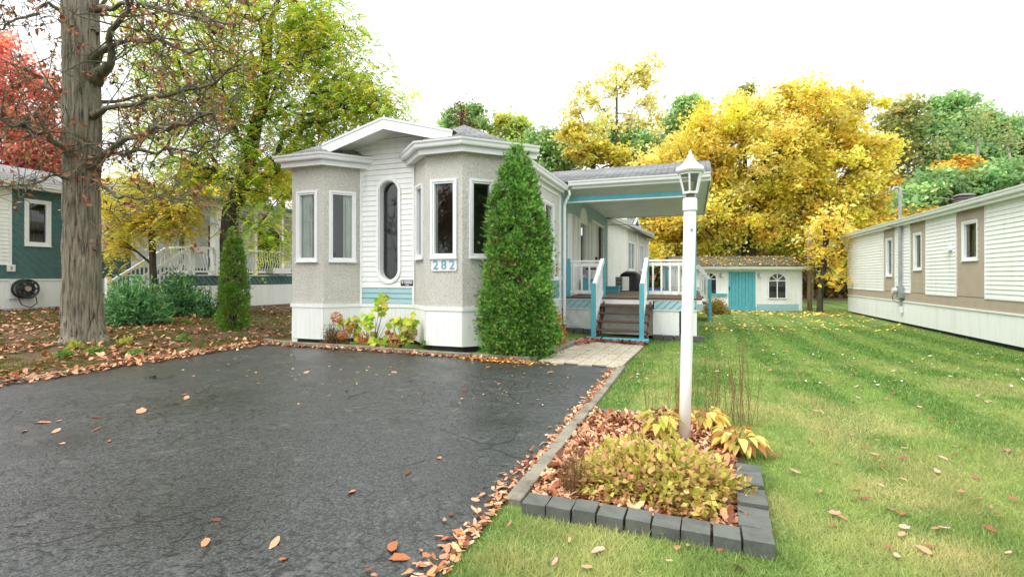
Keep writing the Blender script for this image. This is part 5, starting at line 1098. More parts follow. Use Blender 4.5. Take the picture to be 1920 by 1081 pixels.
# big yellow maple behind the shed
zm = 29.5
MT = tree('yellow_maple', 'broad golden yellow maple spreading over the garden shed', at(1400, 540, zm)[:2], [(1410, 300, 130, 95, 130), (1290, 310, 90, 60, 45), (1550, 320, 110, 85, 100), (1500, 225, 110, 60, 80), (1380, 240, 100, 45, 60), (1300, 395, 95, 60, 50), (1545, 420, 85, 55, 60), (1630, 300, 45, 70, 22), (1235, 295, 35, 18, 8), (1620, 195, 38, 25, 8), (1480, 190, 30, 30, 8), (1440, 355, 110, 45, 40), (1420, 430, 95, 32, 34), (1340, 455, 60, 25, 14), (1490, 450, 55, 25, 14), (1480, 165, 8, 14, 2), (1590, 480, 28, 50, 12), (1605, 415, 48, 55, 26), (1640, 350, 30, 40, 10), (1250, 440, 60, 60, 20)], zm, .42, YEL, 132000, .20, .86, bias=[3, 2.2, 3, .7, 2, .2], trunk=[np.append(at(1400, 540, zm)[:2], -.3), at(1405, 440, zm), at(1430, 350, zm), at(1440, 240, zm)], fork=.22, ex=.42)
MT2 = tree('yellow_maple', 'yellow leaved maple with leaning dark trunk behind the left end of the shed', at(1350, 540, 31)[:2], [(1300, 400, 70, 50, 30), (1330, 330, 70, 60, 30), (1260, 460, 60, 50, 24), (1220, 400, 40, 70, 16)], 31, .35, YEL, 22000, .22, .8, bias=[3, 2.5, 2, 1, 2.4, .3], trunk=[np.append(at(1352, 540, 31)[:2], -.3), at(1345, 450, 31), at(1325, 380, 31), at(1320, 310, 31)], fork=.3, ex=.42)
# slim tree and utility pole beside the right home
tb = on_ground(1537, 585); zt2 = zc_of(tb[0], tb[1])
tree('slim_tree', 'slim young tree with sparse orange yellow leaves beside the wooden pole', tb, [(1560, 450, 45, 45, 20), (1545, 410, 40, 40, 14), (1575, 520, 30, 30, 8), (1520, 470, 30, 40, 8)], zt2, .10, YEL[:4] + ORG[2:3], 1100, .2, .6, trunk=[tb, at(1545, 500, zt2), at(1552, 430, zt2), at(1556, 370, zt2)], fork=.45)
up = on_ground(1518, 583); PL = thing('utility_pole', 'short weathered wooden pole standing behind the lawn next to the shed', 'pole', up); zp_ = zc_of(up[0], up[1])
MB().tube([up - np.array([0, 0, .3]), at(1518, 500, zp_), at(1518, 425, zp_ + 0)], [.105, .10, .085], 14).build('pole', 'pole_wood', PL, smooth=True); tp_ = at(1518, 425, zp_); MB().tube([(tp_[0], tp_[1] + .1, tp_[2] - .5), (tp_[0] + .13, tp_[1], tp_[2] - .5), (tp_[0] + .13, tp_[1], .0)], .02, 6).build('conduit', 'grey_metal', PL)
# tall sparse yellow tree and the wood behind
def bgtree(name, label, px, pyb, z, bl, pal, n, L_, sp, r=.22, bias=None, mat='bark_dark', group=None, fork=.3, ex=.5, twig=0, trunk=None):
    return tree(name, label, at(px, pyb, z)[:2], bl, z, r, pal, n, L_, sp, bias=bias, mat=mat, group=group, fork=fork, ex=ex, twig=twig, trunk=trunk, seg=1.4)
bgtree('ash_tree', 'tall thin tree with sparse pale yellow leaves and bare upright branches', 1165, 530, 40, [(1215, 130, 22, 38, 14), (1165, 150, 30, 35, 14), (1120, 175, 28, 35, 12), (1075, 195, 25, 30, 9), (1225, 210, 28, 40, 12), (1160, 240, 50, 50, 18), (1100, 270, 40, 40, 14), (1240, 265, 15, 30, 4), (1060, 240, 15, 30, 4)], [lin(252, 236, 144, 1.), lin(244, 230, 132, 1.), lin(230, 224, 132, .98), lin(254, 242, 176, 1.)], 5200, .26, .85, .15, ex=.42, twig=3, mat='bark_limb')
bgtree('yellow_tree', 'bright yellow tree low in the wood behind the porch roof', 1110, 530, 37, [(1105, 285, 38, 24, 18), (1145, 300, 35, 20, 10), (1078, 250, 20, 15, 6)], [lin(236, 222, 104, .9), lin(214, 212, 100, .88), lin(240, 214, 96, .9), lin(190, 200, 104, .85), lin(226, 206, 84, .9), lin(206, 206, 110, .86)], 4200, .28, .9, .2, bias=[3, 2, 2, .4, 3, .1])
GX = 'green trees of the wood behind the homes'
far_trees = [
 ('small green treetop showing left of the hipped bay roof', 850, 46, [(845, 232, 24, 22, 12), (880, 222, 26, 24, 14), (860, 260, 40, 40, 16)], GRN, 5200), ('rounded yellow green treetop showing right of the hipped bay roof', 950, 46, [(945, 245, 36, 22, 18), (975, 240, 22, 20, 10), (950, 290, 45, 40, 18)], GRN[3:] + LOC[3:], 6500),
 ('full green tree behind the roof valley of house and porch', 1040, 44, [(1030, 270, 40, 28, 22), (1060, 290, 50, 40, 26), (1015, 300, 40, 40, 18)], GRN, 9000), ('dark green tree behind the thin pale yellow tree', 1180, 47, [(1180, 270, 50, 45, 26), (1130, 260, 45, 40, 18), (1215, 290, 40, 40, 16)], GRN, 8000),
 ('tall pale green tree behind the left shoulder of the yellow maple', 1292, 46, [(1292, 215, 34, 30, 20), (1265, 250, 35, 30, 14), (1310, 270, 45, 40, 16)], GRN[1:], 7000), ('thin olive tree peeping over the yellow maple', 1390, 48, [(1395, 185, 22, 25, 8), (1385, 225, 40, 30, 12)], OLV, 2600),
 ('olive tree with half bare crown right of the yellow maple', 1685, 44, [(1680, 245, 38, 50, 24), (1700, 210, 22, 28, 8), (1665, 300, 40, 50, 20), (1690, 370, 45, 50, 18)], OLV, 7500), ('tallest green tree above the roof of the white and taupe home', 1765, 45, [(1770, 205, 30, 32, 20), (1755, 260, 45, 50, 34), (1780, 320, 55, 55, 34), (1745, 380, 50, 50, 24)], GRN[:4], 13000),
 ('green tree with narrow top beside the tallest one', 1815, 47, [(1812, 215, 18, 38, 14), (1830, 260, 30, 45, 18), (1825, 330, 45, 55, 26)], GRN[:4], 8500), ('dull green tree with yellow tips far along the wood', 1860, 48, [(1850, 235, 25, 30, 14), (1880, 270, 45, 50, 26), (1865, 340, 50, 55, 28)], GRN[:3] + [lin(196, 190, 110, .7)], 10000),
 ('dark leafy tree where the wood meets the white and taupe roof', 1925, 46, [(1920, 265, 35, 45, 22), (1900, 330, 40, 50, 22), (1950, 310, 50, 70, 26)], GRN[:3] + OLV[:1], 9000), ('low green tree behind the service mast', 1690, 38, [(1670, 400, 45, 40, 22), (1720, 385, 50, 35, 22), (1760, 360, 45, 35, 18)], GRN[:4], 7500),
 ('low green tree behind the brown roof vent', 1830, 39, [(1830, 350, 50, 35, 22), (1870, 330, 40, 30, 16), (1800, 370, 40, 25, 10)], GRN[:4], 7000)]
for lb, px, z, bl, pal, n in far_trees: bgtree('woodland_tree', lb, px, 535, z, bl, pal, n, .34, 1.0, .17, group=GX, mat='bark_dark')
for lb, px, z, bl in (('orange tree glowing low between the green trees of the wood', 1800, 40, [(1790, 335, 28, 30, 14), (1815, 315, 22, 22, 8), (1745, 385, 28, 16, 6)]), ('orange yellow bushy tree behind the gutter of the taupe home', 1670, 37, [(1680, 415, 50, 16, 14), (1730, 410, 40, 14, 10), (1640, 470, 30, 40, 10)]), ('yellow tree behind the roof of the green home', 375, 38, [(370, 330, 35, 28, 16), (400, 380, 60, 40, 16)]), ('yellow orange tree tucked behind the left bay eave', 535, 38, [(535, 310, 30, 35, 18), (520, 370, 45, 40, 16)])):
    bgtree('yellow_tree', lb, px, 535, z, bl, ORG + YEL[:2], 4600, .3, .8, .15)
for lb, px, bl in (('brown and yellow thicket tree behind the left part of the shed', 1320, [(1300, 420, 50, 50, 20), (1350, 440, 40, 40, 16)]), ('olive brown thicket tree behind the middle of the shed', 1430, [(1430, 420, 55, 50, 24), (1400, 450, 40, 35, 12)]), ('rusty thicket tree behind the wooden pole', 1540, [(1520, 430, 50, 50, 22), (1580, 450, 45, 45, 18)])):
    bgtree('thicket_tree', lb, px, 535, 47, bl, OLV[:2] + ORG[:2] + BRN[:2], 4200, .34, 1.1, .14, group='brown trees of the thicket')
bgtree('bare_tree', 'bare pinkish twigged treetop behind the bay roof', 862, 535, 44, [(860, 210, 18, 22, 16), (868, 235, 22, 22, 10)], BRN, 260, .2, .8, .12, twig=3)
for lb, px, py0, py1, z in (('pale birch trunk leaning among the green trees above the taupe roof', 1762, 420, 318, 42), ('white forked birch trunk near the end of the taupe roof', 1891, 360, 295, 40), ('thin white birch trunk beside the forked one', 1832, 350, 270, 41)):
    b0 = at(px - 6, 535, z); T_ = thing('birch_tree', lb, 'tree', (b0[0], b0[1], float(ground_z(b0[0], b0[1]))), 'birches in the wood'); top_ = at(px + 2, py1, z); cl = list(blobs([(px + 3, py1 - 40, 14, 22, 7)], z))
    tubes('trunk', grow([b0 - np.array([0, 0, .2]), at(px - 4, py0, z), top_], .75, cl, .11, 1.2), 'bark_pale', T_, 7); c = np.repeat(np.array(cl), 60, 0) + rng.normal(0, .5, (len(cl) * 60, 3)); N_ = len(c); leaves('crown', c, rdir(N_), rdir(N_), .25, .16, pick(GRN + OLV, N_), 'leaf', T_)
# undergrowth of the wood: one mass nobody could count
N_ = 52000; pxs = rng.uniform(1100, 2150, N_); zz = rng.uniform(36, 52, N_); hh = rng.beta(1.1, 1.7, N_) * np.where((pxs > 1180) & (pxs < 1640), 10.5, 7.0) * (.6 + .4 * vnoise(pxs, zz, .02)); P = np.array([at(a, HY, b) for a, b in zip(pxs, zz)]); P[:, 2] = ground_z(P[:, 0], P[:, 1]) + hh
pal = [lin(132, 112, 76, .75), lin(160, 140, 84, .78), lin(138, 146, 88, .75), lin(196, 160, 80, .8), lin(104, 88, 66, .7), lin(126, 138, 86, .72), lin(170, 112, 72, .75)]
o = leaves('undergrowth', P, rdir(N_), rdir(N_), rng.uniform(.3, .65, N_), rng.uniform(.18, .4, N_), pick(pal, N_), 'leaf'); tag(o, 'brown and olive undergrowth at the edge of the wood', 'undergrowth', None, 'stuff')
N_ = 9000; pxs = rng.uniform(-300, 700, N_); zz = rng.uniform(40, 54, N_); P = np.array([at(a, HY, b) for a, b in zip(pxs, zz)]); P[:, 2] = ground_z(P[:, 0], P[:, 1]) + rng.beta(1.2, 1.6, N_) * 8
o = leaves('hedgerow', P, rdir(N_), rdir(N_), rng.uniform(.3, .6, N_), rng.uniform(.2, .35, N_), pick(GRN + OLV + YEL[1:3], N_), 'leaf'); tag(o, 'far hedgerow of green and yellow leaves behind the green home', 'hedgerow', None, 'stuff')
# trees and a home across the street, seen only in the window glass
for i, (x, y, lb) in enumerate(((-9, -24, 'brown leaved tree across the street'), (2, -26, 'withered tree across the street beside the driveway'), (-18, -22, 'russet tree across the street by the corner'), (9, -23, 'brown tree across the street near the lawn'))):
    b = np.array([x, y, 0.]); T_ = thing('street_tree', lb, 'tree', b); cl = b + np.array([0, 0, 5.5]) + rdir(60) * rng.uniform(.4, 1, (60, 1)) * np.array([3.6, 3.6, 3.4]); tubes('trunk', grow([b, b + np.array([0, 0, 4.5]), b + np.array([.3, 0, 7])], .3, list(cl), .25, 1.2), 'bark_dark', T_, 6)
    c = cl[rng.integers(0, 60, 7000)] + rng.normal(0, .6, (7000, 3)); leaves('crown', c, rdir(7000), rdir(7000), .3, .2, pick(BRN + OLV[:1], 7000, None, .15) * .7, 'leaf', T_)
AH = thing('mobile_home', 'white gabled mobile home across the street', 'house', (-4, -16, 0)); MB().box(-7, -1, -22, -15, 0, 3.0).build('wall', 'vinyl', AH)
for x in (-6, -3.4): MB().box(x, x + 1.2, -15, -14.96, 1.3, 2.5).build('window', 'navy', AH)
sheet('roof', [(-7.4, -14.6, 2.95), (-4, -14.6, 4.4), (-4, -22.4, 4.4), (-7.4, -22.4, 2.95)], -.05, 'shingle', AH); sheet('roof', [(-4, -14.6, 4.4), (-.6, -14.6, 2.95), (-.6, -22.4, 2.95), (-4, -22.4, 4.4)], -.05, 'shingle', AH); MB().prism([(-7, -15, 3), (-1, -15, 3), (-4, -15, 4.3)], (0, -.1, 0)).build('gable', 'vinyl', AH)
# wires
for (lb, a, b, sag) in (('upper power line crossing above the wood behind the taupe home', at(1620, 268, 30), at(2150, 263, 30), .10), ('lower power line running to the service mast', at(1560, 374, 34), np.array([NX - .3, my, 4.1]), .15), ('service wire running from the mast along the roof', np.array([NX - .3, my, 4.1]), at(1800, 374, 17), .04)):
    P = [a + (b - a) * f + np.array([0, 0, -sag * 4 * f * (1 - f)]) for f in np.linspace(0, 1, 9)]; tag(MB().tube(P, .007, 5).build('power_line', 'wire_light'), lb, 'wire')

# ------------------------------------------------------------------ cedars and shrubs
def cedar(name, label, base, H_, Rb, n, pal, seed, lean=0.0, pw=(1.9, .55), nc=760):
    # foliage sprays gathered in knobbly clumps over a bullet-shaped crown
    T_ = thing(name, label, 'tree', base); r0 = np.random.default_rng(seed); b = np.array(base)
    ff_ = np.linspace(0, .99, 400); cdf = np.cumsum((1 - ff_ ** pw[0]) ** pw[1] + .06); fc = np.interp(r0.uniform(0, 1, nc), cdf / cdf[-1], ff_); ac = r0.uniform(0, 2 * math.pi, nc)
    Rc = Rb * np.minimum(1, (fc + .02) * 6 + .55) * (1 - fc ** pw[0]) ** pw[1] * (1 + .07 * np.sin(ac * 3 + fc * 14) + .05 * np.sin(ac * 5 - fc * 23 + 1)) * r0.uniform(.80, 1.0, nc)
    cen = np.stack([b[0] + Rc * np.cos(ac) * .90 + lean * fc * H_, b[1] + Rc * np.sin(ac) * .90, b[2] + .03 + fc * H_ * .97], 1)
    k = r0.integers(0, nc, n); cs_ = (.045 + .045 * r0.random(nc)) * (Rb / .7) ** .5 * (.55 + .45 * (1 - fc)); off = r0.normal(0, 1, (n, 3)) * cs_[k][:, None] * np.array([1, 1, 1.25]); c = cen[k] + off; c[:, 2] = np.maximum(c[:, 2], b[2] + .02)
    out = np.stack([np.cos(ac[k]), np.sin(ac[k]), np.zeros(n)], 1); ax = unit(unit(off) * .7 + out * r0.uniform(.3, .8, (n, 1)) + np.array([0, 0, 1]) * r0.uniform(.1, .9, (n, 1)) + r0.normal(0, .3, (n, 3)))
    sd = unit(np.cross(ax, out) + r0.normal(0, .5, (n, 3))); L_ = r0.uniform(.030, .062, n) * (Rb / .7) ** .35; tone = r0.normal(1, .12, nc)
    col = np.array(pal)[r0.choice(len(pal), n)] * (1 + r0.normal(0, .12, (n, 1))) * tone[k][:, None]; inner = np.einsum('ij,ij->i', off, out) / cs_[k]
    dead = (r0.random(n) < .03 + .16 * (inner < -.8)) | ((r0.random(nc) < .05)[k] & (r0.random(n) < .6)); col[dead] = np.array(lin(150, 108, 72, .7)) * (1 + r0.normal(0, .15, (dead.sum(), 1)))
    C = []; D_ = []; Nn = []; LL = []; CC = []
    for q, (t_, s_) in enumerate(((.0, 0), (.05, .7), (.05, -.7), (.5, .6), (.5, -.6))):
        d = unit(ax + sd * s_ * 1.3); C.append(c + ax * (L_ * t_)[:, None] + d * (L_ * .32)[:, None]); D_.append(d); Nn.append(np.cross(ax, sd)); LL.append(L_ * (.75 if q else 1.0)); CC.append(col * (1 + .14 * (t_ > .3)))
    LL = np.concatenate(LL); leaves('foliage', np.concatenate(C), np.concatenate(D_), np.concatenate(Nn), LL, LL * .30, np.clip(np.concatenate(CC), .004, 1), 'needle', T_, .05)
    core = [(Rb * .62 * min(1, (f + .02) * 6 + .5) * (1 - f ** pw[0]) ** pw[1], f * H_ * .95) for f in np.linspace(0, .97, 12)]
    ch = [(np.array([b + np.array([0, 0, -.1]), b + np.array([lean * H_ * .5, 0, H_ * .5]), b + np.array([lean * H_ * .93, 0, H_ * .93])]), np.array([.07, .045, .01]) * Rb / .7)]
    for q in range(0, nc, 2): z_ = b[2] + max(.05, fc[q] * H_ * .97 - .15); st_ = np.array([b[0] + lean * fc[q] * H_, b[1], z_]); ch.append((np.array([st_, (st_ + cen[q]) / 2 + r0.normal(0, .02, 3), cen[q]]), np.array([.012, .009, .005])))
    tubes('trunk', ch, 'bark_dark', T_, 6); return T_
CED = [lin(118, 170, 76, .9), lin(138, 188, 86, .92), lin(94, 146, 66, .84), lin(160, 200, 98, .94), lin(74, 122, 58, .8)]
cb = np.array([-2.80, 7.98, -.03]); cedar('cedar_tree', 'tall conical green cedar standing at the corner of the stucco house', cb, 3.60, .655, 52000, CED, 3, lean=-.004)
cb2 = on_ground(438, 618); cedar('cedar_tree', 'slim columnar cedar in front of the neighbouring deck', cb2, 2.55, .36, 15000, [lin(124, 170, 66, .85), lin(146, 188, 78, .88), lin(98, 142, 58, .8)], 5, pw=(1.7, .5), nc=260)
def bush(name, label, c, rx, ry, h, n, pal, L_, cat='shrub', mat='leaf', asp=.55, group=None, shell=.6, stem=14, bias=None, upright=.2):
    T_ = thing(name, label, cat, c, group); c = np.array(c); u = rdir(n); u[:, 2] = np.abs(u[:, 2]); rr_ = rng.uniform(shell, 1, (n, 1)) * (1 + .15 * np.sin(5 * np.arctan2(u[:, 1:2], u[:, 0:1]) + 3 * u[:, 2:]))
    P = c + u * rr_ * np.array([rx, ry, h]) + np.array([0, 0, .02]); d = unit(u + rng.normal(0, .6, (n, 3)) + np.array([0, 0, upright])); nr = unit(u * .7 + rng.normal(0, .6, (n, 3)) + np.array([0, 0, .5]))
    leaves('foliage', P, d, nr, L_ * rng.uniform(.7, 1.2, n), L_ * asp * rng.uniform(.8, 1.2, n), np.clip(pick(pal, n, bias), .004, 1), mat, T_, .07)
    ch = [(np.array([c + rng.normal(0, .03, 3) * np.array([1, 1, 0]), c + uu * np.array([rx, ry, h]) * .5 + rng.normal(0, .02, 3), c + uu * np.array([rx, ry, h]) * .95]), np.array([.008, .006, .003])) for uu in u[:stem]]
    tubes('stem', ch, 'bark_dark', T_, 4); return T_
sc_ = on_ground(1235, 925)
SPI = [lin(214, 206, 100, .92), lin(230, 206, 122, .94), lin(180, 188, 84, .88), lin(240, 200, 148, .95), lin(234, 176, 144, .92), lin(180, 140, 98, .82)]
bush('spirea_bush', 'low mounded bush with green, gold and pink leaves at the front of the flower bed', (sc_[0] - .02, sc_[1] + .0, .0), .50, .36, .29, 6600, SPI, .046, cat='bush', asp=.62, shell=.42, stem=90, bias=[3, 2.4, 2.6, 1.8, 1.1, 1.2])
def hosta(label, c, R_, n, pal, h=.22):
    T_ = thing('hosta_plant', label, 'plant', c); c = np.array(c)
    for i in range(n):
        a = rng.uniform(0, 2 * math.pi); r1 = R_ * rng.uniform(.4, 1); o2 = np.array([math.cos(a), math.sin(a), 0]); s2_ = np.array([-math.sin(a), math.cos(a), 0]); L_ = rng.uniform(.06, .11); W = L_ * .58; b = c + o2 * r1 * .5 + np.array([0, 0, h * rng.uniform(.35, 1)]); vs = []
        for k, (t_, w_) in enumerate(((0, .1), (.25, .8), (.5, 1), (.75, .7), (1, .05))):
            p_ = b + o2 * L_ * t_ * 1.1 + np.array([0, 0, L_ * (.3 * t_ - .85 * t_ * t_)]); vs += [p_ + s2_ * W * w_ * .5 + np.array([0, 0, .012 * w_]), p_, p_ - s2_ * W * w_ * .5 + np.array([0, 0, .012 * w_])]
        fs = [(3 * k + j, 3 * k + j + 1, 3 * k + j + 4, 3 * k + j + 3) for k in range(4) for j in range(2)]; mesh_np('leaf', vs, np.array(fs), np.full(len(fs), 4), 'leaf', T_, colors=np.tile(pick(pal, 1), (len(fs), 1)), smooth=True)
        tubes('leaf_stalk', [(np.array([c + rng.normal(0, .02, 3) * np.array([1, 1, 0]), (c + b) / 2 + np.array([0, 0, .03]), b]), np.array([.005, .004, .003]))], 'leafstalk', T_, 4)
paint('leafstalk', lin(190, 176, 84, .7), .6, .1, 5); paint('dry_stem', lin(150, 112, 66, .7), .7, .15, 9)
HOS = [lin(254, 232, 138, 1.), lin(252, 218, 112, 1.), lin(244, 230, 140, 1.), lin(246, 204, 128, .96), lin(206, 190, 96, .85), lin(190, 134, 80, .8)]
h1 = on_ground(1238, 835); h2 = on_ground(1385, 850); h3 = on_ground(1325, 810)
hosta('pale yellow green hosta clump left of the lamp post', (h1[0], h1[1], .02), .22, 44, [lin(226, 220, 110, .8), lin(204, 208, 96, .76), lin(238, 214, 110, .8)], .24)
hosta('golden wilting hosta clump at the right edge of the flower bed', (h2[0], h2[1], .02), .28, 80, HOS, .15); hosta('yellow hosta clump behind the lamp post', (h3[0], h3[1], .02), .24, 50, HOS, .18)
def stalks(label, px, py, spread, n, hmin, hmax, cat='plant', mat='dry_stem', name='dry_stalks', r=.0022):
    c = on_ground(px, py); T_ = thing(name, label, cat, c); ch = []; fl_ = []
    for i in range(n):
        b = np.array([c[0] + rng.normal(0, spread * .4), c[1] + rng.normal(0, spread * .4), c[2]]); h = rng.uniform(hmin, hmax); tl = np.append(rng.normal(0, .10, 2) * h, h); P = np.array([b, b + tl * .5 + rng.normal(0, .01, 3), b + tl]); ch.append((P, np.array([r, r * .8, r * .5])))
        for k in range(4): q = b + tl * rng.uniform(.4, 1); ch.append((np.array([q, q + rng.normal(0, .02, 3) + np.array([0, 0, .02]), q + rng.normal(0, .02, 3) + np.array([0, 0, .05])]), np.array([r * .6, r * .5, r * .3])))
    tubes('stem', ch, mat, T_, 4)
stalks('tall dry brown flower stalks behind the golden hosta', 1375, 795, .32, 34, .4, .78); stalks('thin dry stalks left of the lamp post', 1255, 790, .26, 22, .3, .62); stalks('short dry grass tuft by the edging at the driveway side', 1075, 935, .10, 60, .12, .28, r=.0016); stalks('faint dry stalks just right of the lamp post', 1318, 775, .2, 16, .3, .6)
gb = on_ground(1186, 850); bush('bulb_leaves', 'small tuft of green blades among the brown leaves', (gb[0], gb[1], .02), .05, .05, .14, 26, [lin(110, 160, 60, .65)], .13, cat='plant', asp=.10, stem=2, upright=1.5)
# hydrangeas in front of the skirting
HB = [('hydrangea', 'hydrangea with big lime leaves and a tall leafy shoot', 712, 648), ('hydrangea', 'hydrangea with bright green leaves at the corner of the right bay', 765, 650), ('hydrangea', 'hydrangea with brown flower heads left of the oval window', 650, 649)]
LIM = [lin(198, 222, 72, .92), lin(172, 212, 70, .9), lin(226, 228, 96, .95), lin(216, 200, 104, .9)]
for nm, lb, px, py in HB:
    c = on_ground(px, py); c[1] = min(c[1], 7.80); T_ = thing(nm, lb, 'plant', c); zc_ = zc_of(c[0], c[1]); kz = zc_ / FPX
    tgt = {712: [(712, 575, 13, 30), (690, 605, 18, 26), (665, 603, 11, 12), (722, 560, 8, 12), (735, 612, 10, 8), (700, 640, 12, 14), (712, 640, 12, 14)], 765: [(765, 612, 17, 48), (758, 628, 12, 26), (772, 605, 12, 24), (745, 605, 9, 10), (752, 640, 7, 6)], 650: [(655, 612, 8, 8), (642, 605, 8, 8), (668, 630, 12, 12)]}[px]
    C = []; ch = []
    for (tx, ty, rp, n_) in tgt:
        q = at(tx, ty, zc_ - .02); C.append(q + rng.normal(0, .5, (n_, 3)) * rp * kz * np.array([1, .6, 1])); ch.append((np.array([c, (c + q) / 2 + rng.normal(0, .02, 3), q]), np.array([.007, .006, .004])))
    for _ in range(12): q = c + rng.normal(0, .16, 3) * np.array([1, .4, 0]) + np.array([0, 0, rng.uniform(.25, .6)]); ch.append((np.array([c + rng.normal(0, .04, 3) * np.array([1, .5, 0]), (c + q) / 2, q]), np.array([.006, .005, .003])))
    C = np.concatenate(C); N_ = len(C); d = rdir(N_); d[:, 2] -= .5; nr = rdir(N_) * .7 + np.array([0, -1, .5]); leaves('foliage', C, unit(d), nr, rng.uniform(.10, .19, N_), rng.uniform(.08, .14, N_), pick(LIM, N_), 'leaf', T_, .06); tubes('stem', ch, 'dry_stem', T_, 5)
    hd = {712: [(679, 634, 11, 0), (727, 623, 4, 0)], 765: [(739, 638, 11, 0), (773, 625, 9, 1)], 650: [(631, 595, 9, 0), (658, 613, 10, 0), (642, 628, 8, 0), (736, 628, 4, 0)]}[px]
    for (tx, ty, rp, pale) in hd:
        q = at(tx, ty, zc_ - .06); n_ = 170; u = rdir(n_); P = q + u * rp * 1.2 * kz * rng.uniform(.75, 1, (n_, 1)); pal = [lin(222, 146, 90, .88), lin(200, 120, 74, .85), lin(232, 168, 116, .9)] if not pale else [lin(226, 196, 150, .75), lin(206, 170, 124, .74)]
        leaves('flower_head', P, unit(rng.normal(size=(n_, 3))), u, .035, .032, pick(pal, n_), 'leaf', T_, .03); tubes('stem', [(np.array([c, (c + q) / 2, q]), np.array([.006, .005, .004]))], 'dry_stem', T_, 4)
c = on_ground(625, 647); bush('spirea_bush', 'brownish dry looking small shrub at the left end of the house front', (c[0], min(c[1], 7.72), .0), .26, .16, .42, 1500, [lin(150, 150, 96, .66), lin(176, 140, 96, .68), lin(128, 116, 66, .6), lin(190, 150, 110, .7)], .045, cat='shrub', asp=.32, shell=.2, stem=40)
for px, py, lb in ((795, 657, 'small weed with upright leaves at the kerb below the bay'), (872, 652, 'weed growing from the kerb beside the cedar'), (884, 651, 'narrow weed beside the base of the cedar')):
    c = on_ground(px, py); bush('weed', lb, (c[0], c[1], .05), .06, .05, .13, 40, [lin(126, 170, 66, .66), lin(150, 182, 84, .68)], .07, cat='weed', asp=.25, stem=3, upright=1.0)
# bushes by the stairs of the left home
SUM = [lin(104, 158, 98, .88), lin(124, 178, 112, .9), lin(84, 136, 84, .8), lin(146, 194, 120, .92)]
for px, py, rx, h, n, lb in ((250, 606, .95, 1.15, 5200, 'dense blue green feathery shrub beside the thick grey trunk'), (335, 590, .8, 1.25, 4400, 'green feathery shrub in front of the white skirting'), (385, 594, .40, .9, 700, 'loose arching green shrub between feathery shrub and slim cedar')):
    c = on_ground(px, py); bush('sumac_shrub', lb, (c[0], c[1], c[2]), rx, rx * .8, h, n, SUM, .16, asp=.26, shell=.25, stem=30, upright=-.15)
for px, py, lb in ((235, 645, 'yellow weed by the foot of the thick trunk'), (140, 655, 'pale yellow green weed left of the trunk foot'), (350, 608, 'pale green weed on leaf litter beside the feathery shrubs'), (255, 668, 'round green weed near the driveway edge below the trunk'), (120, 672, 'green weed cushion in the leaf strewn yard'), (345, 640, 'small green weed near the slim cedar'), (180, 664, 'flat green weed close to the trunk')):
    c = on_ground(px, py); bush('weed', lb, (c[0], c[1], c[2]), .16, .14, .12, 60, [lin(150, 184, 84, .7), lin(126, 168, 84, .66)] if 'green' in lb and 'yellow' not in lb else [lin(216, 214, 100, .76), lin(190, 200, 90, .72)], .10, cat='weed', asp=.5, stem=4)
c = on_ground(1342, 588); bush('spirea_bush', 'rounded golden green bush beside the side stairs of the porch', (c[0], c[1], c[2]), .55, .5, .62, 2600, [lin(196, 172, 70, .7), lin(170, 168, 70, .68), lin(206, 150, 84, .7)], .07, cat='bush', shell=.55, stem=30)
c = np.array([-2.62, 9.6, -.08]); bush('spirea_bush', 'orange leaved low shrub between the cedar and the porch', c, .24, .75, .75, 1700, [lin(226, 160, 70, .74), lin(206, 128, 60, .72), lin(190, 140, 70, .7)], .055, cat='shrub', shell=.3, stem=30)

# ------------------------------------------------------------------ grass and fallen leaves
def inside(x, y, poly):
    r_ = np.zeros(len(x), bool); j = len(poly) - 1
    for i in range(len(poly)):
        (xi, yi), (xj, yj) = poly[i], poly[j]; r_ ^= ((yi > y) != (yj > y)) & (x < (xj - xi) * (y - yi) / (yj - yi + 1e-12) + xi); j = i
    return r_
def lawn_ok(x, y):
    ok = ~((x > DX0 - .05) & (x < np.where(y < 2.62, DX1 + .01, DX1 + .11)) & (y < DY1 + .1)) & ~inside(x, y, BED) & ~((x > px0 - .2) & (x < px1 + .02) & (y > 7.3) & (y < 11.6)) & (x < NX - .1)
    ok &= ~((x > -8.05) & (x < -2.3) & (y > 7.3)) & ~((x > PX0) & (x < PX1 + .1) & (y > 12.6)) & ~((x > -2.4) & (x < -1) & (y > 11.2))
    for sg_ in (fs_, rs_): q = (np.stack([x, y], 1) - sg_.p) @ sg_.u; e = (np.stack([x, y], 1) - sg_.p) @ sg_.n; ok &= ~((q > -.02) & (q < sg_.L + .01) & (np.abs(e + (.065 if sg_ is fs_ else 0)) < .078))
    return ok
def scatter(n, z0, z1, pa, pb, ez=1.0):
    u = rng.uniform(0, 1, n); z = (z0 ** (1 - ez) + u * (z1 ** (1 - ez) - z0 ** (1 - ez))) ** (1 / (1 - ez)) if ez != 1 else z0 * (z1 / z0) ** u
    px = rng.uniform(pa, pb, n); x = (FW[0] + (px - 960) / FPX * RT[0]) * z; y = (FW[1] + (px - 960) / FPX * RT[1]) * z; return x, y, z
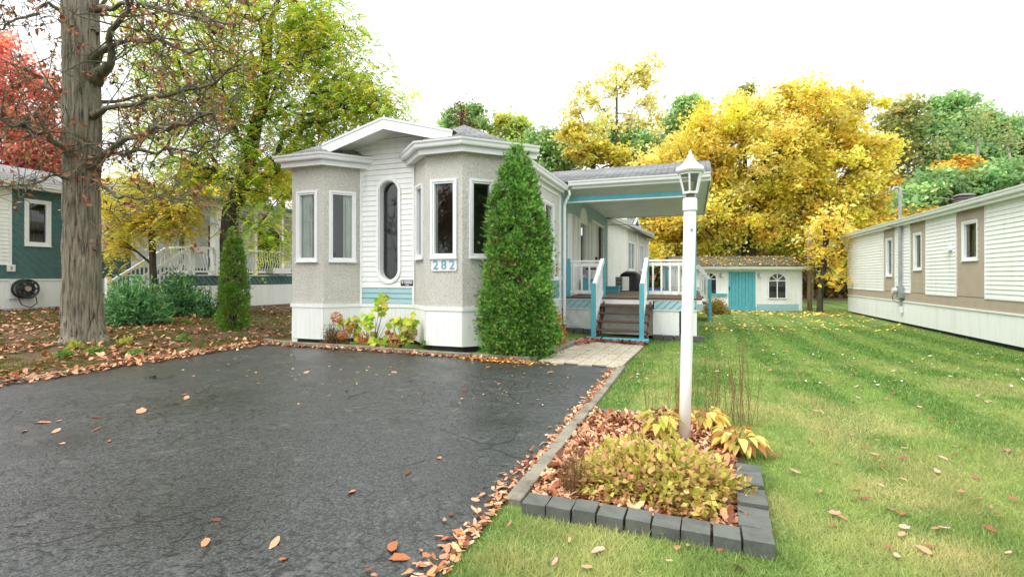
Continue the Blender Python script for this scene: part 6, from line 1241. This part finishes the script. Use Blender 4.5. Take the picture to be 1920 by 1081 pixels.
def grass(name, label, n, z0, z1, pa, pb, colf, hmul=1.0, keep=None):
    x, y, z = scatter(n, z0, z1, pa, pb); ok = lawn_ok(x, y)
    if keep is not None: ok &= keep(x, y)
    x, y, z = x[ok], y[ok], z[ok]; n = len(x); h = rng.uniform(.013, .036, n) * (.6 + .9 * vnoise(x, y, 7.0)) * (1 + .8 * (rng.random(n) < .04)) * hmul * (1 + .25 * (z > 6)); w = np.maximum(.0022, z * .00075) * rng.uniform(.7, 1.2, n); a = rng.uniform(0, 2 * math.pi, n); g = ground_z(x, y)
    lean_ = rng.normal(0, .022, (n, 2)); s_ = np.stack([np.cos(a), np.sin(a)], 1) * w[:, None]; V = np.zeros((n, 3, 3)); b = np.stack([x, y], 1); V[:, 0, :2] = b - s_; V[:, 1, :2] = b + s_; V[:, :2, 2] = (g - .003)[:, None]; V[:, 2, :2] = b + lean_; V[:, 2, 2] = g + h
    o = mesh_np(name, V.reshape(-1, 3), np.arange(3 * n), np.full(n, 3), 'blade', None, colors=np.clip(colf(x, y, n), .003, 1)); tag(o, label, 'grass', None, 'stuff')
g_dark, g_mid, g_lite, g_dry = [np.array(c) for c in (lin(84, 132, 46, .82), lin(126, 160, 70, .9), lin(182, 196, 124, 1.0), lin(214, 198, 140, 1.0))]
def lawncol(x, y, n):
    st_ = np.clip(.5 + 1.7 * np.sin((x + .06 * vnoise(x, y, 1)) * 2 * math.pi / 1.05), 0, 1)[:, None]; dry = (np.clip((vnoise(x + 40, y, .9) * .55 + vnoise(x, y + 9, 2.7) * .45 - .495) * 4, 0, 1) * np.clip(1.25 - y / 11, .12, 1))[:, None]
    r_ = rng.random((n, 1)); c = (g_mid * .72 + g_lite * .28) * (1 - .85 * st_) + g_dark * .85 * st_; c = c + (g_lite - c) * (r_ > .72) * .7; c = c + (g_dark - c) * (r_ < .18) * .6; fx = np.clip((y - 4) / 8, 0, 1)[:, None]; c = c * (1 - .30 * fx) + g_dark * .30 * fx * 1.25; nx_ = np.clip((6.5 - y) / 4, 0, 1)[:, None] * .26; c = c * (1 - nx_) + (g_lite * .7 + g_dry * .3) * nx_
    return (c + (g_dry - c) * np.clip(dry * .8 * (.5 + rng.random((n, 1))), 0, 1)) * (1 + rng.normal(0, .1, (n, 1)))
grass('grass', 'mown green lawn grass with yellowish dry patches right of the driveway', 560000, 1.5, 15.5, 740, 2750, lawncol, keep=lambda x, y: x > -1.5)
grass('grass', 'thin grass among fallen leaves in the left yard', 90000, 4.5, 17, -220, 620, lambda x, y, n: pick([lin(124, 132, 56, .66), lin(150, 140, 72, .68), lin(104, 124, 50, .62)], n), 1.3, keep=lambda x, y: (x < -7.7) & (vnoise(x, y, .8) * .6 + vnoise(x, y, 2.3) * .4 > .40))
# leaf shapes: a curled five-point blade, shared by every single leaf
def leaf_shape(seed):
    r0 = np.random.default_rng(seed); k = 12; vs = [(0, 0, .012)]; cr = r0.uniform(.35, .95); tw = r0.uniform(-.5, .5); cx = r0.uniform(-.3, .5); asp_ = r0.uniform(.42, .62); lobed = seed % 4 == 0
    for i in range(k):
        a = 2 * math.pi * i / k; rad = (.5 if not lobed else (.52 if i % 2 == 0 else .40)) * r0.uniform(.88, 1.1); x, y = rad * math.cos(a), rad * (asp_ if not lobed else .72) * math.sin(a)
        x += .10 * (x > .3); vs.append((x, y, .01 + cr * y * y + tw * x * y + cx * x * x + r0.normal(0, .018)))
    vs.append((-.78, .03, .05)); return vs, [(0, 1 + i, 1 + (i + 1) % k) for i in range(k)]
SHP = [leaf_shape(i) for i in range(8)]
def litter(name, label, x, y, size, pal, zoff=0.0, zf=None, bias=None, kind='stuff', tilt=.35):
    n = len(x); V = []; F_ = []; C = []; k = 0; col = np.clip(pick(pal, n, bias), .005, 1); zf = zf or (lambda a, b: ground_z(a, b))
    g = zf(x, y)
    for s in range(8):
        ii = np.arange(s, n, 8); vs, fs = SHP[s]; vs = np.array(vs[:-1]); m = len(ii)
        if m == 0: continue
        a = rng.uniform(0, 2 * math.pi, m); tx = rng.normal(0, tilt, m); ty = rng.normal(0, tilt, m); sc = size * rng.uniform(.6, 1.25, m)
        ca, sa = np.cos(a)[:, None], np.sin(a)[:, None]; lx, ly, lz = vs[:, 0][None], vs[:, 1][None], vs[:, 2][None]; lz = lz + np.tan(np.clip(tx, -.9, .9))[:, None] * lx + np.tan(np.clip(ty, -.9, .9))[:, None] * ly; lz = lz - lz.min(1, keepdims=True)
        P = np.stack([(lx * ca - ly * sa) * sc[:, None] + x[ii][:, None], (lx * sa + ly * ca) * sc[:, None] + y[ii][:, None], lz * sc[:, None] * .75 + g[ii][:, None] + zoff + rng.uniform(0, .012, m)[:, None]], -1)
        V.append(P.reshape(-1, 3)); f = np.array(fs)[None] + (np.arange(m) * len(vs))[:, None, None] + k; F_.append(f.reshape(-1, 3)); C.append(np.repeat(col[ii], len(fs), 0)); k += m * len(vs)
    F_ = np.concatenate(F_); o = mesh_np(name, np.concatenate(V), F_, np.full(len(F_), 3), 'litter', None, colors=np.concatenate(C)); return tag(o, label, 'leaves', None, kind)
LIT = [tuple(min(.9, v_ * 1.12) for v_ in c_) for c_ in BRN] + [lin(232, 190, 152, .95), lin(206, 146, 112, .9), lin(220, 178, 136, .9), lin(196, 152, 106, .88)]
n = 5200; x = rng.uniform(-.92, .28, n); y = rng.uniform(2.75, 5.05, n); ok = inside(x, y, BED) & (rng.random(n) < np.clip(1.25 - (x + .3) * .9, .25, 1)); litter('leaf_litter', 'thick brown leaf litter covering the flower bed', x[ok], y[ok], .054, LIT, .028, tilt=.45)
n = 950; y = rng.uniform(1.7, 7.4, n); x = DX1 - np.abs(rng.normal(0, .065, n)) * (.3 + 1.2 * vnoise(y, y, 1.6)) + .02; litter('leaf_litter', 'band of brown leaves along the concrete strip of the driveway', x, y, .042, LIT, .018)
n = 900; x = rng.uniform(-8, -2.3, n); y = 7.36 - np.abs(rng.normal(0, .07, n)); litter('leaf_litter', 'brown leaves swept against the kerb in front of the house', x, y, .06, LIT, .018)
n = 500; x = rng.normal(-2.9, .35, n); y = 7.30 - np.abs(rng.normal(0, .10, n)); litter('leaf_litter', 'orange leaves gathered below the tall cedar', x, y, .045, ORG + BRN[:2], .018)
n = 1100; y = rng.uniform(1.8, 7.6, n); x = -7.80 + rng.normal(0, .13, n); litter('leaf_litter', 'brown leaves along the left edge of the driveway', x, y, .075, LIT, .03)
n = 260; x = rng.uniform(-2.35, -.95, n); y = 11.28 - np.abs(rng.normal(0, .12, n)); litter('leaf_litter', 'reddish leaves piled below the porch stairs', x, y, .09, [lin(160, 84, 62, .7), lin(186, 106, 80, .7), lin(132, 70, 52, .66)], .05)
n = 140; x = rng.normal(-2.25, .1, n); y = rng.uniform(10.0, 11.2, n); litter('leaf_litter', 'reddish leaves heaped in the corner of the paved path', x, y, .08, [lin(160, 84, 62, .7), lin(186, 106, 80, .7), lin(206, 140, 110, .7)], .05)
x, y, z = scatter(19000, 5.4, 19, -250, 620); ok = (x < -7.85) & ~((x > -8.2) & (y > 7.5)) & (vnoise(x + 5, y, 1.1) * .6 + vnoise(x, y, 3.1) * .4 > rng.uniform(.22, .6, len(x))) & (x > LX + .3) & ~((x < DLX + .1) & (y > DLY0 - .1)); litter('leaf_litter', 'brown fallen leaves covering the left yard around the trunk', x[ok], y[ok], .085, BRN + LIT[5:7] + [lin(120, 84, 56, .62), lin(140, 96, 66, .66)], .012)
x, y, z = scatter(800, 14, 24, 1310, 1720); ok = lawn_ok(x, y); litter('leaf_litter', 'yellow leaves scattered on the lawn before the shed', x[ok], y[ok], .10, YEL + BRN[:2], .02, tilt=.2)
x = rng.uniform(.1, 6.1, 260); y = rng.uniform(22.0, 24.5, 260); ok = lawn_ok(x, y); litter('leaf_litter', 'yellow leaf carpet at the foot of the shed', x[ok], y[ok], .13, YEL + ORG, .03, tilt=.2)
n = 800; s_ = rng.uniform(-.2, sf.L + .2, n); t_ = rng.uniform(-1.3, .25, n); P = np.array([sf.pt(a, b, 0)[:2] for a, b in zip(s_, t_)]); zz = EZ + .02 + (.28 - t_) / 1.63 * .56; o = litter('leaf_litter', 'yellow leaves lying on the shed roof', P[:, 0], P[:, 1], .085, YEL + ORG, .0, zf=lambda a, b: zz, tilt=.25)
x, y, z = scatter(420, 6, 15, 1180, 1960); ok = lawn_ok(x, y); litter('leaf_litter', 'small scattered leaves on the far lawn', x[ok], y[ok], .05, [lin(226, 206, 176, .75), lin(214, 150, 120, .75), lin(168, 110, 76, .7), lin(238, 224, 204, .8)], .03, tilt=.25)
n = 260; x = rng.uniform(-7.3, -1.3, n); y = rng.uniform(4.5, 7.3, n); litter('leaf_litter', 'small leaf crumbs scattered on the asphalt near the house', x, y, .032, LIT, .013, tilt=.15)
# single leaves that can be picked out
def single(tail, group, pts, sizes, pal, zoff):
    ms = []
    for s in range(8):
        for lb, colr in pal:
            vs, fs = SHP[s]; me = bpy.data.meshes.new('fallen_leaf'); me.from_pydata(vs[:-1], [], fs); a = me.attributes.new('Col', 'FLOAT_COLOR', 'FACE'); a.data.foreach_set('color', np.tile(np.append(colr, 1), len(fs)).astype(np.float32)); me.materials.append(MATS['litter']); ms.append((me, lb))
    for (x, y), sz in zip(pts, sizes):
        me, lb = ms[rng.integers(len(ms))]; o = link(bpy.data.objects.new('fallen_leaf', me)); o.location = (x, y, float(ground_z(x, y)) + zoff); o.rotation_euler = (rng.normal(0, .18), rng.normal(0, .18), rng.uniform(0, 6.28)); o.scale = (sz, sz, sz * .7)
        tag(o, lb + ' ' + tail, 'leaf', lb + ' ' + group)
dp = [(737, 1030, .11), (748, 1052, .09), (515, 1024, .08), (385, 1023, .06), (533, 1053, .05), (80, 795, .13), (105, 812, .09), (265, 775, .12), (350, 748, .10), (45, 812, .08), (115, 835, .06), (180, 785, .08), (370, 738, .06), (765, 890, .07), (823, 862, .06), (660, 927, .08), (740, 700, .10), (575, 700, .09), (700, 712, .05), (545, 640, .06), (870, 735, .08), (660, 668, .06), (480, 690, .08), (560, 760, .05), (405, 980, .05), (205, 830, .05), (180, 808, .06), (110, 792, .05), (835, 1030, .07), (795, 1065, .07), (770, 715, .05), (345, 742, .05), (695, 660, .07), (615, 745, .05), (835, 1015, .04), (330, 760, .05), (915, 690, .08), (1030, 700, .11), (650, 735, .05)]
single('leaf lying on the black asphalt driveway', 'leaves on the driveway', [on_ground(a, b)[:2] for a, b, _ in dp], [s for *_, s in dp], [('reddish brown', LIT[0]), ('light tan', LIT[3]), ('dark brown', LIT[4]), ('sandy brown', LIT[1])], .018)
lp_ = [(1565, 970, .11), (1580, 978, .08), (1690, 968, .10), (1668, 960, .09), (1620, 940, .11), (1770, 997, .08), (1520, 830, .07), (1530, 775, .09), (1542, 777, .08), (1660, 750, .10), (1725, 767, .07), (1640, 780, .05), (1490, 890, .09), (1455, 860, .10), (1640, 857, .09), (1650, 870, .05), (1600, 820, .06), (1745, 815, .05), (1800, 928, .08), (1830, 900, .09), (1900, 942, .10), (1890, 1045, .06), (1840, 880, .05), (1690, 1010, .09), (1430, 790, .06), (1445, 775, .07), (1380, 720, .07), (1480, 745, .05), (1760, 740, .06), (1840, 735, .07), (1415, 685, .06), (1210, 750, .08), (1230, 735, .05), (1160, 760, .06), (1040, 1062, .07), (1068, 1020, .05), (1120, 1040, .10), (1270, 1035, .07), (1290, 1030, .06), (955, 990, .06), (1255, 1060, .05), (1385, 1072, .10), (1100, 1072, .07), (1695, 845, .06), (1790, 855, .07), (1650, 915, .05), (1350, 1040, .05), (1235, 1008, .09), (1265, 1020, .07), (1870, 975, .06), (1560, 700, .06), (1650, 690, .07), (1720, 715, .05), (1500, 690, .05)]
x, y, z = scatter(60, 2.2, 9, 1480, 1915); ok = lawn_ok(x, y)
single('leaf lying on the mown lawn', 'leaves on the lawn', [on_ground(a, b)[:2] for a, b, _ in lp_] + list(zip(x[ok], y[ok])), [s * .68 for *_, s in lp_] + list(rng.uniform(.035, .07, ok.sum())), [('pale pink', lin(226, 180, 160, .8)), ('light brown', lin(196, 140, 108, .75)), ('brown', lin(176, 112, 78, .72)), ('sandy', lin(206, 166, 128, .78)), ('reddish', lin(176, 96, 78, .7))], .025)
